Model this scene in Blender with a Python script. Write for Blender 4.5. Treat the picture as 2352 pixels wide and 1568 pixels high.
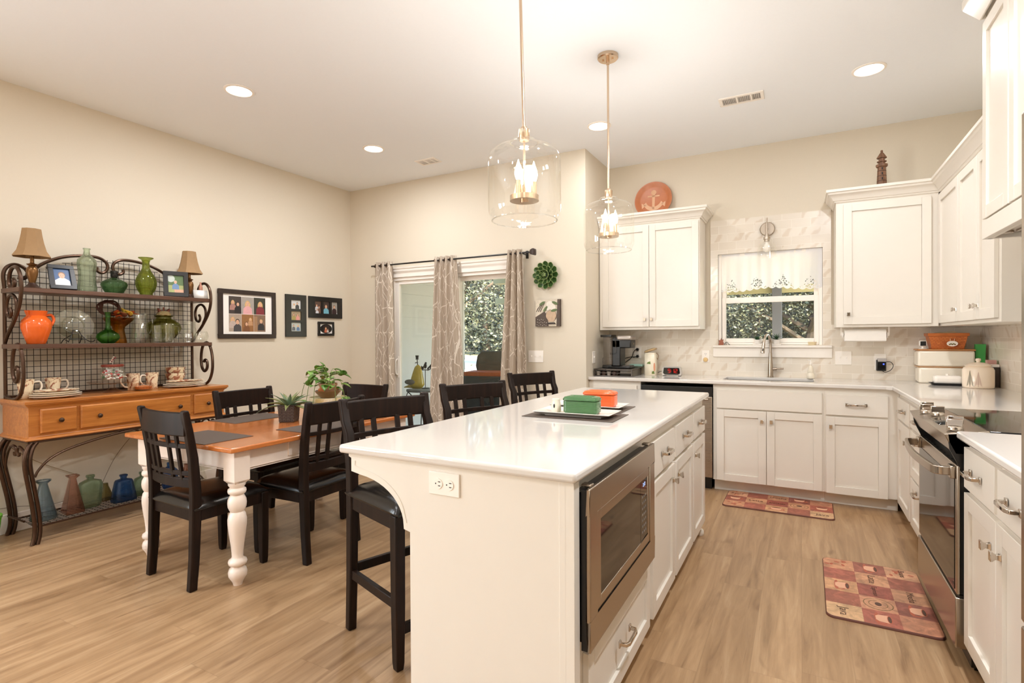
import bpy, bmesh, math, random
from math import sin, cos, pi, radians as R
from mathutils import Vector, Matrix
random.seed(7)
for o in list(bpy.data.objects): bpy.data.objects.remove(o)
S = bpy.context.scene
COL = S.collection

# ------------------------------------------------------------------ camera, world, light, exposure
cd = bpy.data.cameras.new('camera'); cam = bpy.data.objects.new('camera', cd); COL.objects.link(cam); S.camera = cam
cd.sensor_width = 36.0; cd.sensor_fit = 'HORIZONTAL'; cd.lens = 1227.57 / 2352 * 36.0; cd.clip_start = 0.02; cd.clip_end = 300
yaw, pit, rol = 0.49611, R(-0.399), R(-0.313)
fw = Vector((-sin(yaw) * cos(pit), cos(yaw) * cos(pit), sin(pit))); rt = Vector((cos(yaw), sin(yaw), 0)); up = rt.cross(fw)
rt, up = rt * cos(rol) + up * sin(rol), up * cos(rol) - rt * sin(rol)
mw = Matrix((( rt.x, up.x, -fw.x, 0.0), (rt.y, up.y, -fw.y, 0.0), (rt.z, up.z, -fw.z, 1.3023), (0, 0, 0, 1)))
cam.matrix_world = mw

S.view_settings.view_transform = 'Standard'; S.view_settings.look = 'None'
S.view_settings.exposure = -0.18; S.view_settings.gamma = 1.0; S.view_settings.use_curve_mapping = False
S.render.engine = 'CYCLES'
cy = S.cycles; cy.max_bounces = 14; cy.diffuse_bounces = 8; cy.glossy_bounces = 6; cy.transmission_bounces = 8; cy.transparent_max_bounces = 32
cy.caustics_reflective = False; cy.caustics_refractive = False; cy.sample_clamp_indirect = 6.0
cy.use_denoising = True

W = bpy.data.worlds.new('world'); S.world = W; W.use_nodes = True
wn = W.node_tree; bg = wn.nodes['Background']
sky = wn.nodes.new('ShaderNodeTexSky'); sky.sky_type = 'NISHITA'; sky.sun_elevation = R(38); sky.sun_rotation = R(125); sky.sun_intensity = 0.25; sky.sun_size = R(4); sky.air_density = 1.2; sky.dust_density = 2.0
wn.links.new(sky.outputs[0], bg.inputs[0]); bg.inputs[1].default_value = 1.5

WARM = (0.945, 0.963, 1.0)
def lamp(name, kind, loc, energy, color=WARM, size=0.14, rot=(0, 0, 0), sy=None, parent=None, spread=None):
    l = bpy.data.lights.new(name, kind); o = bpy.data.objects.new(name, l); COL.objects.link(o)
    o.location = loc; o.rotation_euler = rot; l.energy = energy; l.color = color
    if kind == 'AREA':
        l.shape = 'RECTANGLE' if sy else 'DISK'; l.size = size
        if sy: l.size_y = sy
        if spread: l.spread = spread
    if kind in ('POINT', 'SPOT'): l.shadow_soft_size = size
    if parent: o.parent = parent
    return o
# fill light at two unseen windows added to the left wall, behind the camera
for wy in (-2.45, -0.75):
    lamp('window_daylight', 'AREA', (-4.66, wy, 1.45), 80, (0.93, 0.965, 1.0), 1.1, (R(90), 0, R(-90)), sy=1.8)
# recessed ceiling lights: four in view, the others unseen and added as fill
DOWN = [(-3.474, 2.407), (-3.459, 3.735), (-1.468, 4.246), (0.393, 4.213)]
DOWN_FILL = [(-3.47, 0.6), (0.393, 1.6), (-1.47, -0.9), (0.39, -0.9), (-3.47, -1.6)]
for k_, (x, y) in enumerate(DOWN + DOWN_FILL):
    lamp('downlight_beam', 'AREA', (x, y, 3.028), (23, 23, 10, 10)[k_] if k_ < 4 else (60 if k_ == 5 else 16 if k_ == 7 else 14), WARM, 0.15, (0, 0, 0))

# ------------------------------------------------------------------ node helpers and materials
def srgb(r, g, b):
    f = lambda c: (c / 255 / 12.92) if c / 255 <= 0.04045 else ((c / 255 + 0.055) / 1.055) ** 2.4
    return (f(r), f(g), f(b), 1.0)
class NT:
    def __init__(s, name):
        s.m = bpy.data.materials.new(name); s.m.use_nodes = True; s.t = s.m.node_tree; s.t.nodes.clear()
        s.out = s.n('ShaderNodeOutputMaterial')
    def n(s, typ, **kw):
        nd = s.t.nodes.new(typ)
        for k, v in kw.items(): setattr(nd, k, v)
        return nd
    def l(s, a, b): s.t.links.new(a, b)
    def v(s, sock, val):
        if hasattr(val, 'is_output'): s.l(val, sock)
        else: sock.default_value = val
    def math(s, op, a, b=0.0, c=None):
        nd = s.n('ShaderNodeMath', operation=op); s.v(nd.inputs[0], a); s.v(nd.inputs[1], b)
        if c is not None: s.v(nd.inputs[2], c)
        return nd.outputs[0]
    def mix(s, f, a, b, blend='MIX'):
        nd = s.n('ShaderNodeMix', data_type='RGBA', blend_type=blend); s.v(nd.inputs[0], f); s.v(nd.inputs[6], a); s.v(nd.inputs[7], b)
        return nd.outputs[2]
    def ramp(s, f, stops):
        nd = s.n('ShaderNodeValToRGB'); s.v(nd.inputs[0], f); e = nd.color_ramp.elements
        while len(e) < len(stops): e.new(0.5)
        for q, (p, c) in zip(e, stops): q.position = p; q.color = c if len(c) == 4 else (*c, 1)
        return nd.outputs[0]
    def obj(s): return s.n('ShaderNodeTexCoord').outputs['Object']
    def uv(s): return s.n('ShaderNodeTexCoord').outputs['UV']
    def map(s, vec, scale=(1, 1, 1), rot=(0, 0, 0), loc=(0, 0, 0)):
        nd = s.n('ShaderNodeMapping'); s.l(vec, nd.inputs[0]); nd.inputs['Scale'].default_value = scale; nd.inputs['Rotation'].default_value = rot; nd.inputs['Location'].default_value = loc
        return nd.outputs[0]
    def sep(s, vec):
        nd = s.n('ShaderNodeSeparateXYZ'); s.l(vec, nd.inputs[0]); return nd.outputs
    def comb(s, x=0.0, y=0.0, z=0.0):
        nd = s.n('ShaderNodeCombineXYZ'); s.v(nd.inputs[0], x); s.v(nd.inputs[1], y); s.v(nd.inputs[2], z); return nd.outputs[0]
    def noise(s, vec, scale=5, detail=4, rough=0.55, dist=0.0):
        nd = s.n('ShaderNodeTexNoise'); s.l(vec, nd.inputs['Vector']); nd.inputs['Scale'].default_value = scale; nd.inputs['Detail'].default_value = detail; nd.inputs['Roughness'].default_value = rough; nd.inputs['Distortion'].default_value = dist
        return nd.outputs[0]
    def bsdf(s, color, rough=0.5, metal=0.0, **kw):
        b = s.n('ShaderNodeBsdfPrincipled'); s.v(b.inputs['Base Color'], color); s.v(b.inputs['Roughness'], rough); s.v(b.inputs['Metallic'], metal)
        for k, val in kw.items(): s.v(b.inputs[k], val)
        s.l(b.outputs[0], s.out.inputs[0]); return b
    def bump(s, b, h, strength=0.2, dist=0.01):
        nd = s.n('ShaderNodeBump'); s.l(h, nd.inputs['Height']); nd.inputs['Strength'].default_value = strength; nd.inputs['Distance'].default_value = dist
        s.l(nd.outputs[0], b.inputs['Normal'])
MAT = {}
def paint(name, rgb, rough=0.5, metal=0.0, var=0.03, bump=0.0, scale=30, **kw):
    if name in MAT: return MAT[name]
    t = NT(name); c = srgb(*rgb)
    nz = t.noise(t.obj(), scale, 3)
    dark = tuple(x * (1 - var * 2) for x in c[:3]) + (1,); lite = tuple(min(1, x * (1 + var)) for x in c[:3]) + (1,)
    b = t.bsdf(t.mix(nz, dark, lite), rough, metal, **kw)
    if bump: t.bump(b, nz, bump, 0.004)
    MAT[name] = t.m; return t.m
def wood(name, c1, c2, rough=0.35, axis='Y', scale=1.0, coat=0.0):
    if name in MAT: return MAT[name]
    t = NT(name); o = t.obj(); sc = {'X': (1.5, 22, 22), 'Y': (22, 1.5, 22), 'Z': (22, 22, 1.5)}[axis]
    v = t.map(o, tuple(k * scale for k in sc))
    a = t.noise(v, 1.6, 5, 0.6, 0.6); f = t.noise(v, 9, 3, 0.6)
    g = t.math('ADD', t.math('MULTIPLY', a, 0.75), t.math('MULTIPLY', f, 0.25))
    col = t.ramp(g, [(0.32, srgb(*c1)), (0.52, srgb(*[(p + q) / 2 for p, q in zip(c1, c2)])), (0.70, srgb(*c2))])
    b = t.bsdf(col, rough, 0.0); b.inputs['Coat Weight'].default_value = coat; b.inputs['Coat Roughness'].default_value = 0.12
    t.bump(b, f, 0.05, 0.002); MAT[name] = t.m; return t.m
def glass(name, rgb, ior=1.45, tint=1.0, rough=0.02, kl=0.62, kd=2.0):
    if name in MAT: return MAT[name]
    t = NT(name); tr = t.n('ShaderNodeBsdfTransparent'); c = srgb(*rgb)
    gl = t.n('ShaderNodeBsdfGlossy'); gl.inputs['Roughness'].default_value = rough; gl.inputs[0].default_value = (1, 1, 1, 1)
    ge = t.n('ShaderNodeNewGeometry'); dp = t.n('ShaderNodeVectorMath', operation='DOT_PRODUCT'); t.l(ge.outputs['Incoming'], dp.inputs[0]); t.l(ge.outputs['Normal'], dp.inputs[1])
    f0 = ((ior - 1) / (ior + 1)) ** 2; k5 = t.math('POWER', t.math('SUBTRACT', 1.0, t.math('ABSOLUTE', dp.outputs['Value'])), 5.0)
    lite = tuple(v ** kl for v in c[:3]) + (1,); deep = tuple(v ** kd for v in c[:3]) + (1,)       # longer path through the wall at grazing angles
    t.v(tr.inputs[0], t.mix(t.math('POWER', t.math('SUBTRACT', 1.0, t.math('ABSOLUTE', dp.outputs['Value'])), 2.2), lite, deep))
    mx = t.n('ShaderNodeMixShader'); t.v(mx.inputs[0], t.math('ADD', f0, t.math('MULTIPLY', k5, 0.75 * (1 - f0)))); t.l(tr.outputs[0], mx.inputs[1]); t.l(gl.outputs[0], mx.inputs[2])
    t.l(mx.outputs[0], t.out.inputs[0]); MAT[name] = t.m; return t.m
def cglass(name, rgb, ior=1.45):                 # blown glass: part clear film, part refracting body
    if name in MAT: return MAT[name]
    m = glass(name, rgb, ior, kl=.26, kd=.9); nt = m.node_tree; out = [n for n in nt.nodes if n.type == 'OUTPUT_MATERIAL'][0]; src = out.inputs[0].links[0].from_socket
    g = nt.nodes.new('ShaderNodeBsdfGlass'); g.inputs['IOR'].default_value = 1.42; g.inputs['Roughness'].default_value = 0.0; g.inputs[0].default_value = tuple(v ** 0.28 for v in srgb(*rgb)[:3]) + (1,)
    mx = nt.nodes.new('ShaderNodeMixShader'); mx.inputs[0].default_value = 0.5; nt.links.new(src, mx.inputs[1]); nt.links.new(g.outputs[0], mx.inputs[2]); nt.links.new(mx.outputs[0], out.inputs[0]); return m
def emit(name, rgb, strength):
    if name in MAT: return MAT[name]
    t = NT(name); e = t.n('ShaderNodeEmission'); e.inputs[0].default_value = srgb(*rgb); e.inputs[1].default_value = strength
    t.l(e.outputs[0], t.out.inputs[0]); MAT[name] = t.m; return t.m

def mat_floor():
    t = NT('oak plank flooring'); x, y, z = t.sep(t.obj())
    u = t.math('DIVIDE', x, 0.18); i = t.math('FLOOR', u)
    wn1 = t.n('ShaderNodeTexWhiteNoise', noise_dimensions='1D'); t.l(i, wn1.inputs['W'])
    v = t.math('ADD', t.math('DIVIDE', y, 1.22), t.math('MULTIPLY', wn1.outputs[0], 7.0)); j = t.math('FLOOR', v)
    wn2 = t.n('ShaderNodeTexWhiteNoise', noise_dimensions='2D'); t.l(t.comb(i, j), wn2.inputs['Vector']); rnd = wn2.outputs[0]
    gv = t.comb(t.math('MULTIPLY', x, 20.0), t.math('MULTIPLY', y, 1.5), t.math('MULTIPLY', rnd, 37.0))
    grain = t.noise(gv, 1.0, 6, 0.62, 0.7)
    gv2 = t.comb(t.math('MULTIPLY', x, 60.0), t.math('MULTIPLY', y, 3.0), t.math('MULTIPLY', rnd, 11.0))
    fine = t.noise(gv2, 1.0, 4, 0.7, 0.4)
    kv = t.comb(t.math('MULTIPLY', x, 9.0), t.math('MULTIPLY', y, 2.6), t.math('MULTIPLY', rnd, 91.0))
    knot = t.ramp(t.noise(kv, 1.0, 2, 0.5, 0.8), [(0.66, (0, 0, 0, 1)), (0.76, (1, 1, 1, 1))])
    base = t.ramp(grain, [(0.27, srgb(140, 110, 80)), (0.42, srgb(171, 139, 105)), (0.57, srgb(189, 157, 121)), (0.76, srgb(207, 179, 145))])
    base = t.mix(t.math('MULTIPLY', fine, 0.55), base, srgb(160, 122, 84), 'MULTIPLY') if False else t.mix(t.math('MULTIPLY', t.math('SUBTRACT', fine, 0.35), 0.6), base, srgb(158, 122, 86))
    tone = t.mix(rnd, srgb(226, 221, 214), srgb(246, 244, 240))
    base = t.mix(1.0, base, tone, 'MULTIPLY')
    base = t.mix(t.math('MULTIPLY', knot, 0.6), base, srgb(118, 86, 58))
    cv = t.comb(t.math('MULTIPLY', x, 95.0), t.math('MULTIPLY', y, 4.2), t.math('MULTIPLY', rnd, 23.0))
    crack = t.math('MULTIPLY', t.ramp(t.noise(cv, 1.0, 3, 0.6, 1.6), [(0.64, (0, 0, 0, 1)), (0.74, (1, 1, 1, 1))]), t.ramp(t.noise(kv, 1.7, 2), [(0.45, (0, 0, 0, 1)), (0.62, (1, 1, 1, 1))]))
    base = t.mix(t.math('MULTIPLY', crack, 0.55), base, srgb(104, 76, 52))
    fu = t.math('FRACT', u); fv = t.math('FRACT', v)
    eu = t.math('MINIMUM', fu, t.math('SUBTRACT', 1.0, fu)); ev = t.math('MULTIPLY', t.math('MINIMUM', fv, t.math('SUBTRACT', 1.0, fv)), 6.8)
    edge = t.math('LESS_THAN', t.math('MINIMUM', eu, ev), 0.010)
    base = t.mix(t.math('MULTIPLY', edge, 0.16), base, srgb(96, 68, 46))
    b = t.bsdf(base, t.math('ADD', 0.26, t.math('MULTIPLY', grain, 0.16)), 0.0); b.inputs['Specular IOR Level'].default_value = 0.4
    h = t.math('SUBTRACT', t.math('MULTIPLY', fine, 0.25), edge); t.bump(b, h, 0.10, 0.003)
    return t.m
def mat_tile(name, axis):
    t = NT(name); x, y, z = t.sep(t.obj()); v = t.comb(x if axis == 'X' else y, z, 0.0)
    br = t.n('ShaderNodeTexBrick'); t.l(v, br.inputs['Vector']); br.offset = 0.5
    br.inputs['Scale'].default_value = 1.0; br.inputs['Brick Width'].default_value = 0.152; br.inputs['Row Height'].default_value = 0.0755; br.inputs['Mortar Size'].default_value = 0.0016; br.inputs['Mortar Smooth'].default_value = 0.1
    br.inputs['Color1'].default_value = (0, 0, 0, 1); br.inputs['Color2'].default_value = (1, 1, 1, 1); br.inputs['Mortar'].default_value = (0.5, 0.5, 0.5, 1)
    rnd = t.sep(br.outputs[0])[0]
    vv = t.comb(t.math('ADD', x if axis == 'X' else y, t.math('MULTIPLY', rnd, 3.7)), z, t.math('MULTIPLY', rnd, 5.3))
    wv = t.n('ShaderNodeTexWave', wave_type='BANDS', bands_direction='DIAGONAL'); t.l(t.map(vv, (1.0, -0.75, 1.0)), wv.inputs['Vector'])
    wv.inputs['Scale'].default_value = 5.0; wv.inputs['Distortion'].default_value = 3.0; wv.inputs['Detail'].default_value = 3; wv.inputs['Detail Scale'].default_value = 2.2
    vein = t.ramp(wv.outputs[1], [(0.62, (0, 0, 0, 1)), (0.95, (1, 1, 1, 1))])
    amt = t.math('MULTIPLY', vein, t.math('GREATER_THAN', rnd, 0.55))
    c = t.mix(rnd, srgb(222, 213, 199), srgb(232, 225, 214))
    c = t.mix(t.math('MULTIPLY', amt, 0.42), c, srgb(194, 172, 146))
    c = t.mix(t.math('MULTIPLY', t.noise(vv, 14, 3), 0.25), c, srgb(222, 208, 188))
    c = t.mix(br.outputs['Fac'], c, srgb(240, 233, 222))
    b = t.bsdf(c, 0.22); t.bump(b, t.math('SUBTRACT', 1.0, br.outputs['Fac']), 0.35, 0.0015); return t.m
def mat_curtain():
    t = NT('branch print curtain'); uv = t.uv(); x, y, z = t.sep(uv)
    d = t.noise(t.map(uv, (9, 5, 1)), 1.0, 2)
    v1 = t.n('ShaderNodeTexVoronoi', feature='DISTANCE_TO_EDGE'); t.l(t.comb(t.math('ADD', t.math('MULTIPLY', x, 8.5), t.math('MULTIPLY', d, 0.9)), t.math('MULTIPLY', y, 3.6), 0.0), v1.inputs['Vector']); v1.inputs['Scale'].default_value = 1.0
    v2 = t.n('ShaderNodeTexVoronoi', feature='DISTANCE_TO_EDGE'); t.l(t.comb(t.math('ADD', t.math('MULTIPLY', x, 15.0), 3.3), t.math('ADD', t.math('MULTIPLY', y, 5.2), t.math('MULTIPLY', d, 0.7)), 2.0), v2.inputs['Vector']); v2.inputs['Scale'].default_value = 1.0
    ln = t.math('MAXIMUM', t.math('LESS_THAN', v1.outputs[0], 0.017), t.math('LESS_THAN', v2.outputs[0], 0.015))
    c = t.mix(t.noise(t.map(uv, (300, 120, 1)), 1.0, 2), srgb(158, 142, 124), srgb(178, 162, 144))
    c = t.mix(t.math('MULTIPLY', ln, 0.75), c, srgb(228, 218, 204))
    b = t.bsdf(c, 0.75); b.inputs['Sheen Weight'].default_value = 0.2; return t.m
def mat_valance():
    t = NT('sheer white eyelet fabric'); uv = t.uv(); x, y, z = t.sep(uv)
    vo = t.n('ShaderNodeTexVoronoi'); t.l(t.map(uv, (75, 75, 1)), vo.inputs['Vector']); vo.inputs['Scale'].default_value = 1.0
    m1 = t.math('LESS_THAN', vo.outputs[0], 0.40)
    px = t.math('ABSOLUTE', t.math('SUBTRACT', t.math('FRACT', t.math('MULTIPLY', x, 4.6)), 0.5))
    tri = t.math('LESS_THAN', t.math('ADD', y, t.math('MULTIPLY', px, 0.26)), 0.115)
    low = t.math('GREATER_THAN', y, 0.012)
    hole = t.math('MULTIPLY', t.math('MULTIPLY', m1, tri), low)
    df = t.n('ShaderNodeBsdfDiffuse'); df.inputs[0].default_value = srgb(240, 240, 242)
    tl = t.n('ShaderNodeBsdfTranslucent'); tl.inputs[0].default_value = srgb(240, 242, 246)
    tr = t.n('ShaderNodeBsdfTransparent')
    m = t.n('ShaderNodeMixShader'); m.inputs[0].default_value = 0.45; t.l(df.outputs[0], m.inputs[1]); t.l(tl.outputs[0], m.inputs[2])
    m2 = t.n('ShaderNodeMixShader'); t.v(m2.inputs[0], t.math('MAXIMUM', hole, 0.10)); t.l(m.outputs[0], m2.inputs[1]); t.l(tr.outputs[0], m2.inputs[2])
    t.l(m2.outputs[0], t.out.inputs[0]); return t.m
def mat_floral(name, base, c1, c2, scale=22, thr=0.42):
    if name in MAT: return MAT[name]
    t = NT(name); o = t.obj(); n1 = t.noise(o, scale, 4, 0.6, 1.2); n2 = t.noise(t.map(o, (1, 1, 1), loc=(3, 7, 1)), scale * 1.6, 3, 0.6, 0.8)
    c = t.mix(t.ramp(n1, [(thr + 0.10, (0, 0, 0, 1)), (thr + 0.15, (1, 1, 1, 1))]), srgb(*base), srgb(*c1))
    c = t.mix(t.ramp(n2, [(0.58, (0, 0, 0, 1)), (0.64, (1, 1, 1, 1))]), c, srgb(*c2))
    t.bsdf(c, 0.2); MAT[name] = t.m; return t.m
def mat_steel(name='brushed stainless steel', rgb=(176, 166, 154), axis='Y', rough=0.3):
    if name in MAT: return MAT[name]
    t = NT(name); sc = {'X': (2, 260, 260), 'Y': (260, 2, 260), 'Z': (260, 260, 2)}[axis]
    nz = t.noise(t.map(t.obj(), sc), 1.0, 3); b = t.bsdf(t.mix(nz, srgb(*[k * 0.98 for k in rgb]), srgb(*rgb)), t.math('ADD', rough - 0.03, t.math('MULTIPLY', nz, 0.06)), 1.0)
    MAT[name] = t.m; return t.m

FLOORM = mat_floor(); TILEX = mat_tile('marble subway tile', 'X'); TILEY = mat_tile('marble subway tile side', 'Y')
WALLM = paint('beige wall paint', (216, 206, 188), 0.62, var=0.012, bump=0.03, scale=90)
CEILM = paint('white ceiling paint', (242, 246, 251), 0.8, var=0.008, bump=0.03, scale=70)
TRIMM = paint('white trim paint', (240, 233, 224), 0.35, var=0.01)
CABM = paint('cream white cabinet paint', (229, 223, 213), 0.33, var=0.01, scale=12)
QUARTZ = paint('white quartz', (216, 211, 205), 0.06, var=0.012, scale=160)
CHROME = paint('polished nickel', (205, 196, 186), 0.12, 1.0, var=0.02)
NICKEL = paint('brushed nickel', (186, 174, 160), 0.27, 1.0, var=0.01)
STEEL = mat_steel('brushed stainless steel', (178, 166, 152), 'Y', 0.26)
STEELX = mat_steel('brushed stainless steel panel', (190, 178, 166), 'X', 0.28)
BLACK = paint('black enamel', (22, 20, 19), 0.3, var=0.05)
BLACKGL = paint('black glass', (14, 13, 13), 0.04, var=0.0)
ESPRESSO = wood('espresso stained wood', (20, 12, 8), (42, 26, 18), 0.44, 'Z', 0.8, coat=0.0)
ESPRESSO.node_tree.nodes['Principled BSDF'].inputs['Specular IOR Level'].default_value = 0.2
LEATHER = paint('black bonded leather', (19, 15, 13), 0.23, var=0.08, bump=0.12, scale=140)
OAKM = wood('honey oak', (156, 90, 34), (204, 134, 64), 0.3, 'Y', 0.9, coat=0.25)
CHERRY = wood('orange cherry tabletop', (174, 96, 42), (208, 130, 70), 0.2, 'Y', 0.45, coat=0.5)
LEGWHITE = paint('antique white paint', (240, 226, 214), 0.35, var=0.015)
IRON = paint('bronze brown iron', (84, 62, 48), 0.34, 0.75, var=0.12, bump=0.1, scale=60)
WIRE = paint('dark wire', (46, 40, 34), 0.45, 0.5, var=0.05)
GLASSC = glass('clear glass', (255, 255, 254), 1.6)
PENDG = glass('blown pendant glass', (255, 255, 254), 1.75)
RIMG = glass('thick glass rim', (250, 250, 248), 2.6)
WARMNI = paint('warm brushed nickel', (216, 192, 166), 0.24, 1.0, var=0.01)
PANE = glass('window pane glass', (244, 248, 247), 1.35)
WHITEPL = paint('white plastic', (244, 238, 230), 0.3, var=0.005)
DARKHOLE = paint('dark slot', (20, 18, 16), 0.6)
LEAF = paint('pothos green', (84, 126, 44), 0.35, var=0.2, scale=25)
CERW = paint('white glazed ceramic', (244, 238, 229), 0.12, var=0.008)
PAPER = paint('white paper', (244, 240, 234), 0.7, var=0.01)

# ------------------------------------------------------------------ mesh helpers
def frame_of(d, ref=Vector((0, 0, 1))):
    d = d.normalized()
    if abs(d.dot(ref)) > 0.95: ref = Vector((1, 0, 0))
    a = d.cross(ref).normalized(); return a, d.cross(a).normalized()
def spline(pts, n=8, closed=False):
    P = [Vector(p) for p in pts]; out = []; N = len(P)
    for i in range(N if closed else N - 1):
        p0 = P[(i - 1) % N] if closed or i > 0 else P[0] * 2 - P[1]
        p1 = P[i]; p2 = P[(i + 1) % N]; p3 = P[(i + 2) % N] if closed or i + 2 < N else P[-1] * 2 - P[-2]
        for k in range(n):
            t = k / n; out.append(0.5 * ((2 * p1) + (p2 - p0) * t + (2 * p0 - 5 * p1 + 4 * p2 - p3) * t * t + (3 * p1 - p0 - 3 * p2 + p3) * t ** 3))
    if not closed: out.append(P[-1])
    return out
class MB:
    def __init__(s): s.v = []; s.f = []; s.m = []; s.uv = {}
    def add(s, vs, fs, m=0):
        b = len(s.v); s.v += [tuple(p) for p in vs]
        for f in fs: s.f.append(tuple(b + i for i in f)); s.m.append(m)
        return s
    def box(s, x0, x1, y0, y1, z0, z1, m=0):
        return s.add([(x0, y0, z0), (x1, y0, z0), (x1, y1, z0), (x0, y1, z0), (x0, y0, z1), (x1, y0, z1), (x1, y1, z1), (x0, y1, z1)],
                     [(0, 3, 2, 1), (4, 5, 6, 7), (0, 1, 5, 4), (1, 2, 6, 5), (2, 3, 7, 6), (3, 0, 4, 7)], m)
    def cbox(s, c, w, m=0): return s.box(c[0] - w[0] / 2, c[0] + w[0] / 2, c[1] - w[1] / 2, c[1] + w[1] / 2, c[2] - w[2] / 2, c[2] + w[2] / 2, m)
    def loft(s, secs, m=0):                      # secs: list of rings with equal count
        n = len(secs[0]); vs = [p for r in secs for p in r]; fs = []
        for k in range(len(secs) - 1):
            for i in range(n): fs.append((k * n + i, k * n + (i + 1) % n, (k + 1) * n + (i + 1) % n, (k + 1) * n + i))
        fs.append(tuple(reversed(range(n)))); fs.append(tuple((len(secs) - 1) * n + i for i in range(n)))
        return s.add(vs, fs, m)
    def post(s, secs, m=0):                      # (x,y,z,wx,wy)
        return s.loft([[(x - a / 2, y - b / 2, z), (x + a / 2, y - b / 2, z), (x + a / 2, y + b / 2, z), (x - a / 2, y + b / 2, z)] for x, y, z, a, b in secs], m)
    def lathe(s, prof, c=(0, 0, 0), seg=28, m=0, axis='z', sq=None):
        vs = []; fs = []; n = seg
        def P(r, z, a):
            x, y = r * cos(a), r * sin(a)
            if sq: x, y = x * sq[0], y * sq[1]
            q = {'z': (x, y, z), 'x': (z, x, y), 'y': (x, z, y)}[axis]; return (q[0] + c[0], q[1] + c[1], q[2] + c[2])
        for r, z in prof: vs += [P(max(r, 1e-5), z, 2 * pi * i / n) for i in range(n)]
        for k in range(len(prof) - 1):
            for i in range(n): fs.append((k * n + i, k * n + (i + 1) % n, (k + 1) * n + (i + 1) % n, (k + 1) * n + i))
        return s.add(vs, fs, m)
    def cyl(s, c, r, h, axis='z', seg=20, m=0, r2=None):
        r2 = r if r2 is None else r2; return s.lathe([(0, 0), (r, 0), (r2, h), (0, h)], c, seg, m, axis)
    def ell(s, c, rx, ry, rz, seg=16, rings=8, m=0):
        vs = [(c[0] + rx * sin(pi * k / rings) * cos(2 * pi * i / seg), c[1] + ry * sin(pi * k / rings) * sin(2 * pi * i / seg), c[2] - rz * cos(pi * k / rings)) for k in range(rings + 1) for i in range(seg)]
        fs = [(k * seg + i, k * seg + (i + 1) % seg, (k + 1) * seg + (i + 1) % seg, (k + 1) * seg + i) for k in range(rings) for i in range(seg)]
        return s.add(vs, fs, m)
    def tube(s, pts, r, seg=8, m=0, closed=False):
        P = [Vector(p) for p in pts]; N = len(P); rr = r if isinstance(r, (list, tuple)) else [r] * N
        vs = []; a = None
        for i in range(N):
            d = (P[(i + 1) % N] - P[i - 1]) if closed else (P[min(i + 1, N - 1)] - P[max(i - 1, 0)])
            if d.length < 1e-9: d = Vector((0, 0, 1))
            d.normalize()
            if a is None: a, b = frame_of(d)
            else:
                a = (a - d * a.dot(d))
                a = a.normalized() if a.length > 1e-6 else frame_of(d)[0]
                b = d.cross(a)
            vs += [P[i] + (a * cos(2 * pi * k / seg) + b * sin(2 * pi * k / seg)) * rr[i] for k in range(seg)]
        fs = []
        for i in range(N if closed else N - 1):
            j = (i + 1) % N
            for k in range(seg): fs.append((i * seg + k, i * seg + (k + 1) % seg, j * seg + (k + 1) % seg, j * seg + k))
        if not closed: fs.append(tuple(reversed(range(seg)))); fs.append(tuple((N - 1) * seg + k for k in range(seg)))
        return s.add(vs, fs, m)
    def ribbon(s, pts, w, h, upv=(0, 0, 1), m=0):  # rectangular bar swept along pts; w across, h along up
        P = [Vector(p) for p in pts]; U = Vector(upv); secs = []
        for i in range(len(P)):
            d = (P[min(i + 1, len(P) - 1)] - P[max(i - 1, 0)]).normalized(); a = d.cross(U).normalized(); u = a.cross(d)
            secs.append([P[i] + a * x * w / 2 + u * z * h / 2 for x, z in ((-1, -1), (1, -1), (1, 1), (-1, 1))])
        return s.loft(secs, m)
    def prism(s, poly, axis, a, b, m=0):          # polygon in the two other axes, extruded along axis a..b
        def P(p, q, t): return {'x': (t, p, q), 'y': (p, t, q), 'z': (p, q, t)}[axis]
        n = len(poly); vs = [P(p, q, a) for p, q in poly] + [P(p, q, b) for p, q in poly]
        fs = [tuple(reversed(range(n))), tuple(range(n, 2 * n))] + [(i, (i + 1) % n, n + (i + 1) % n, n + i) for i in range(n)]
        return s.add(vs, fs, m)
    def poly(s, pts, m=0): return s.add(pts, [tuple(range(len(pts)))], m)
    def cells(s, xs, ys, hole, z0, z1, m=0):      # slab on a grid of cells, hole(i,j) -> empty
        for i in range(len(xs) - 1):
            for j in range(len(ys) - 1):
                if hole(i, j): continue
                x0, x1, y0, y1 = xs[i], xs[i + 1], ys[j], ys[j + 1]
                s.add([(x0, y0, z1), (x1, y0, z1), (x1, y1, z1), (x0, y1, z1)], [(0, 1, 2, 3)], m); s.add([(x0, y0, z0), (x1, y0, z0), (x1, y1, z0), (x0, y1, z0)], [(3, 2, 1, 0)], m)
                E = lambda a, b: a < 0 or b < 0 or a >= len(xs) - 1 or b >= len(ys) - 1 or hole(a, b)
                if E(i - 1, j): s.add([(x0, y0, z0), (x0, y1, z0), (x0, y1, z1), (x0, y0, z1)], [(0, 1, 2, 3)], m)
                if E(i + 1, j): s.add([(x1, y0, z0), (x1, y1, z0), (x1, y1, z1), (x1, y0, z1)], [(0, 1, 2, 3)], m)
                if E(i, j - 1): s.add([(x0, y0, z0), (x1, y0, z0), (x1, y0, z1), (x0, y0, z1)], [(0, 1, 2, 3)], m)
                if E(i, j + 1): s.add([(x0, y1, z0), (x1, y1, z0), (x1, y1, z1), (x0, y1, z1)], [(0, 1, 2, 3)], m)
        return s
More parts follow.
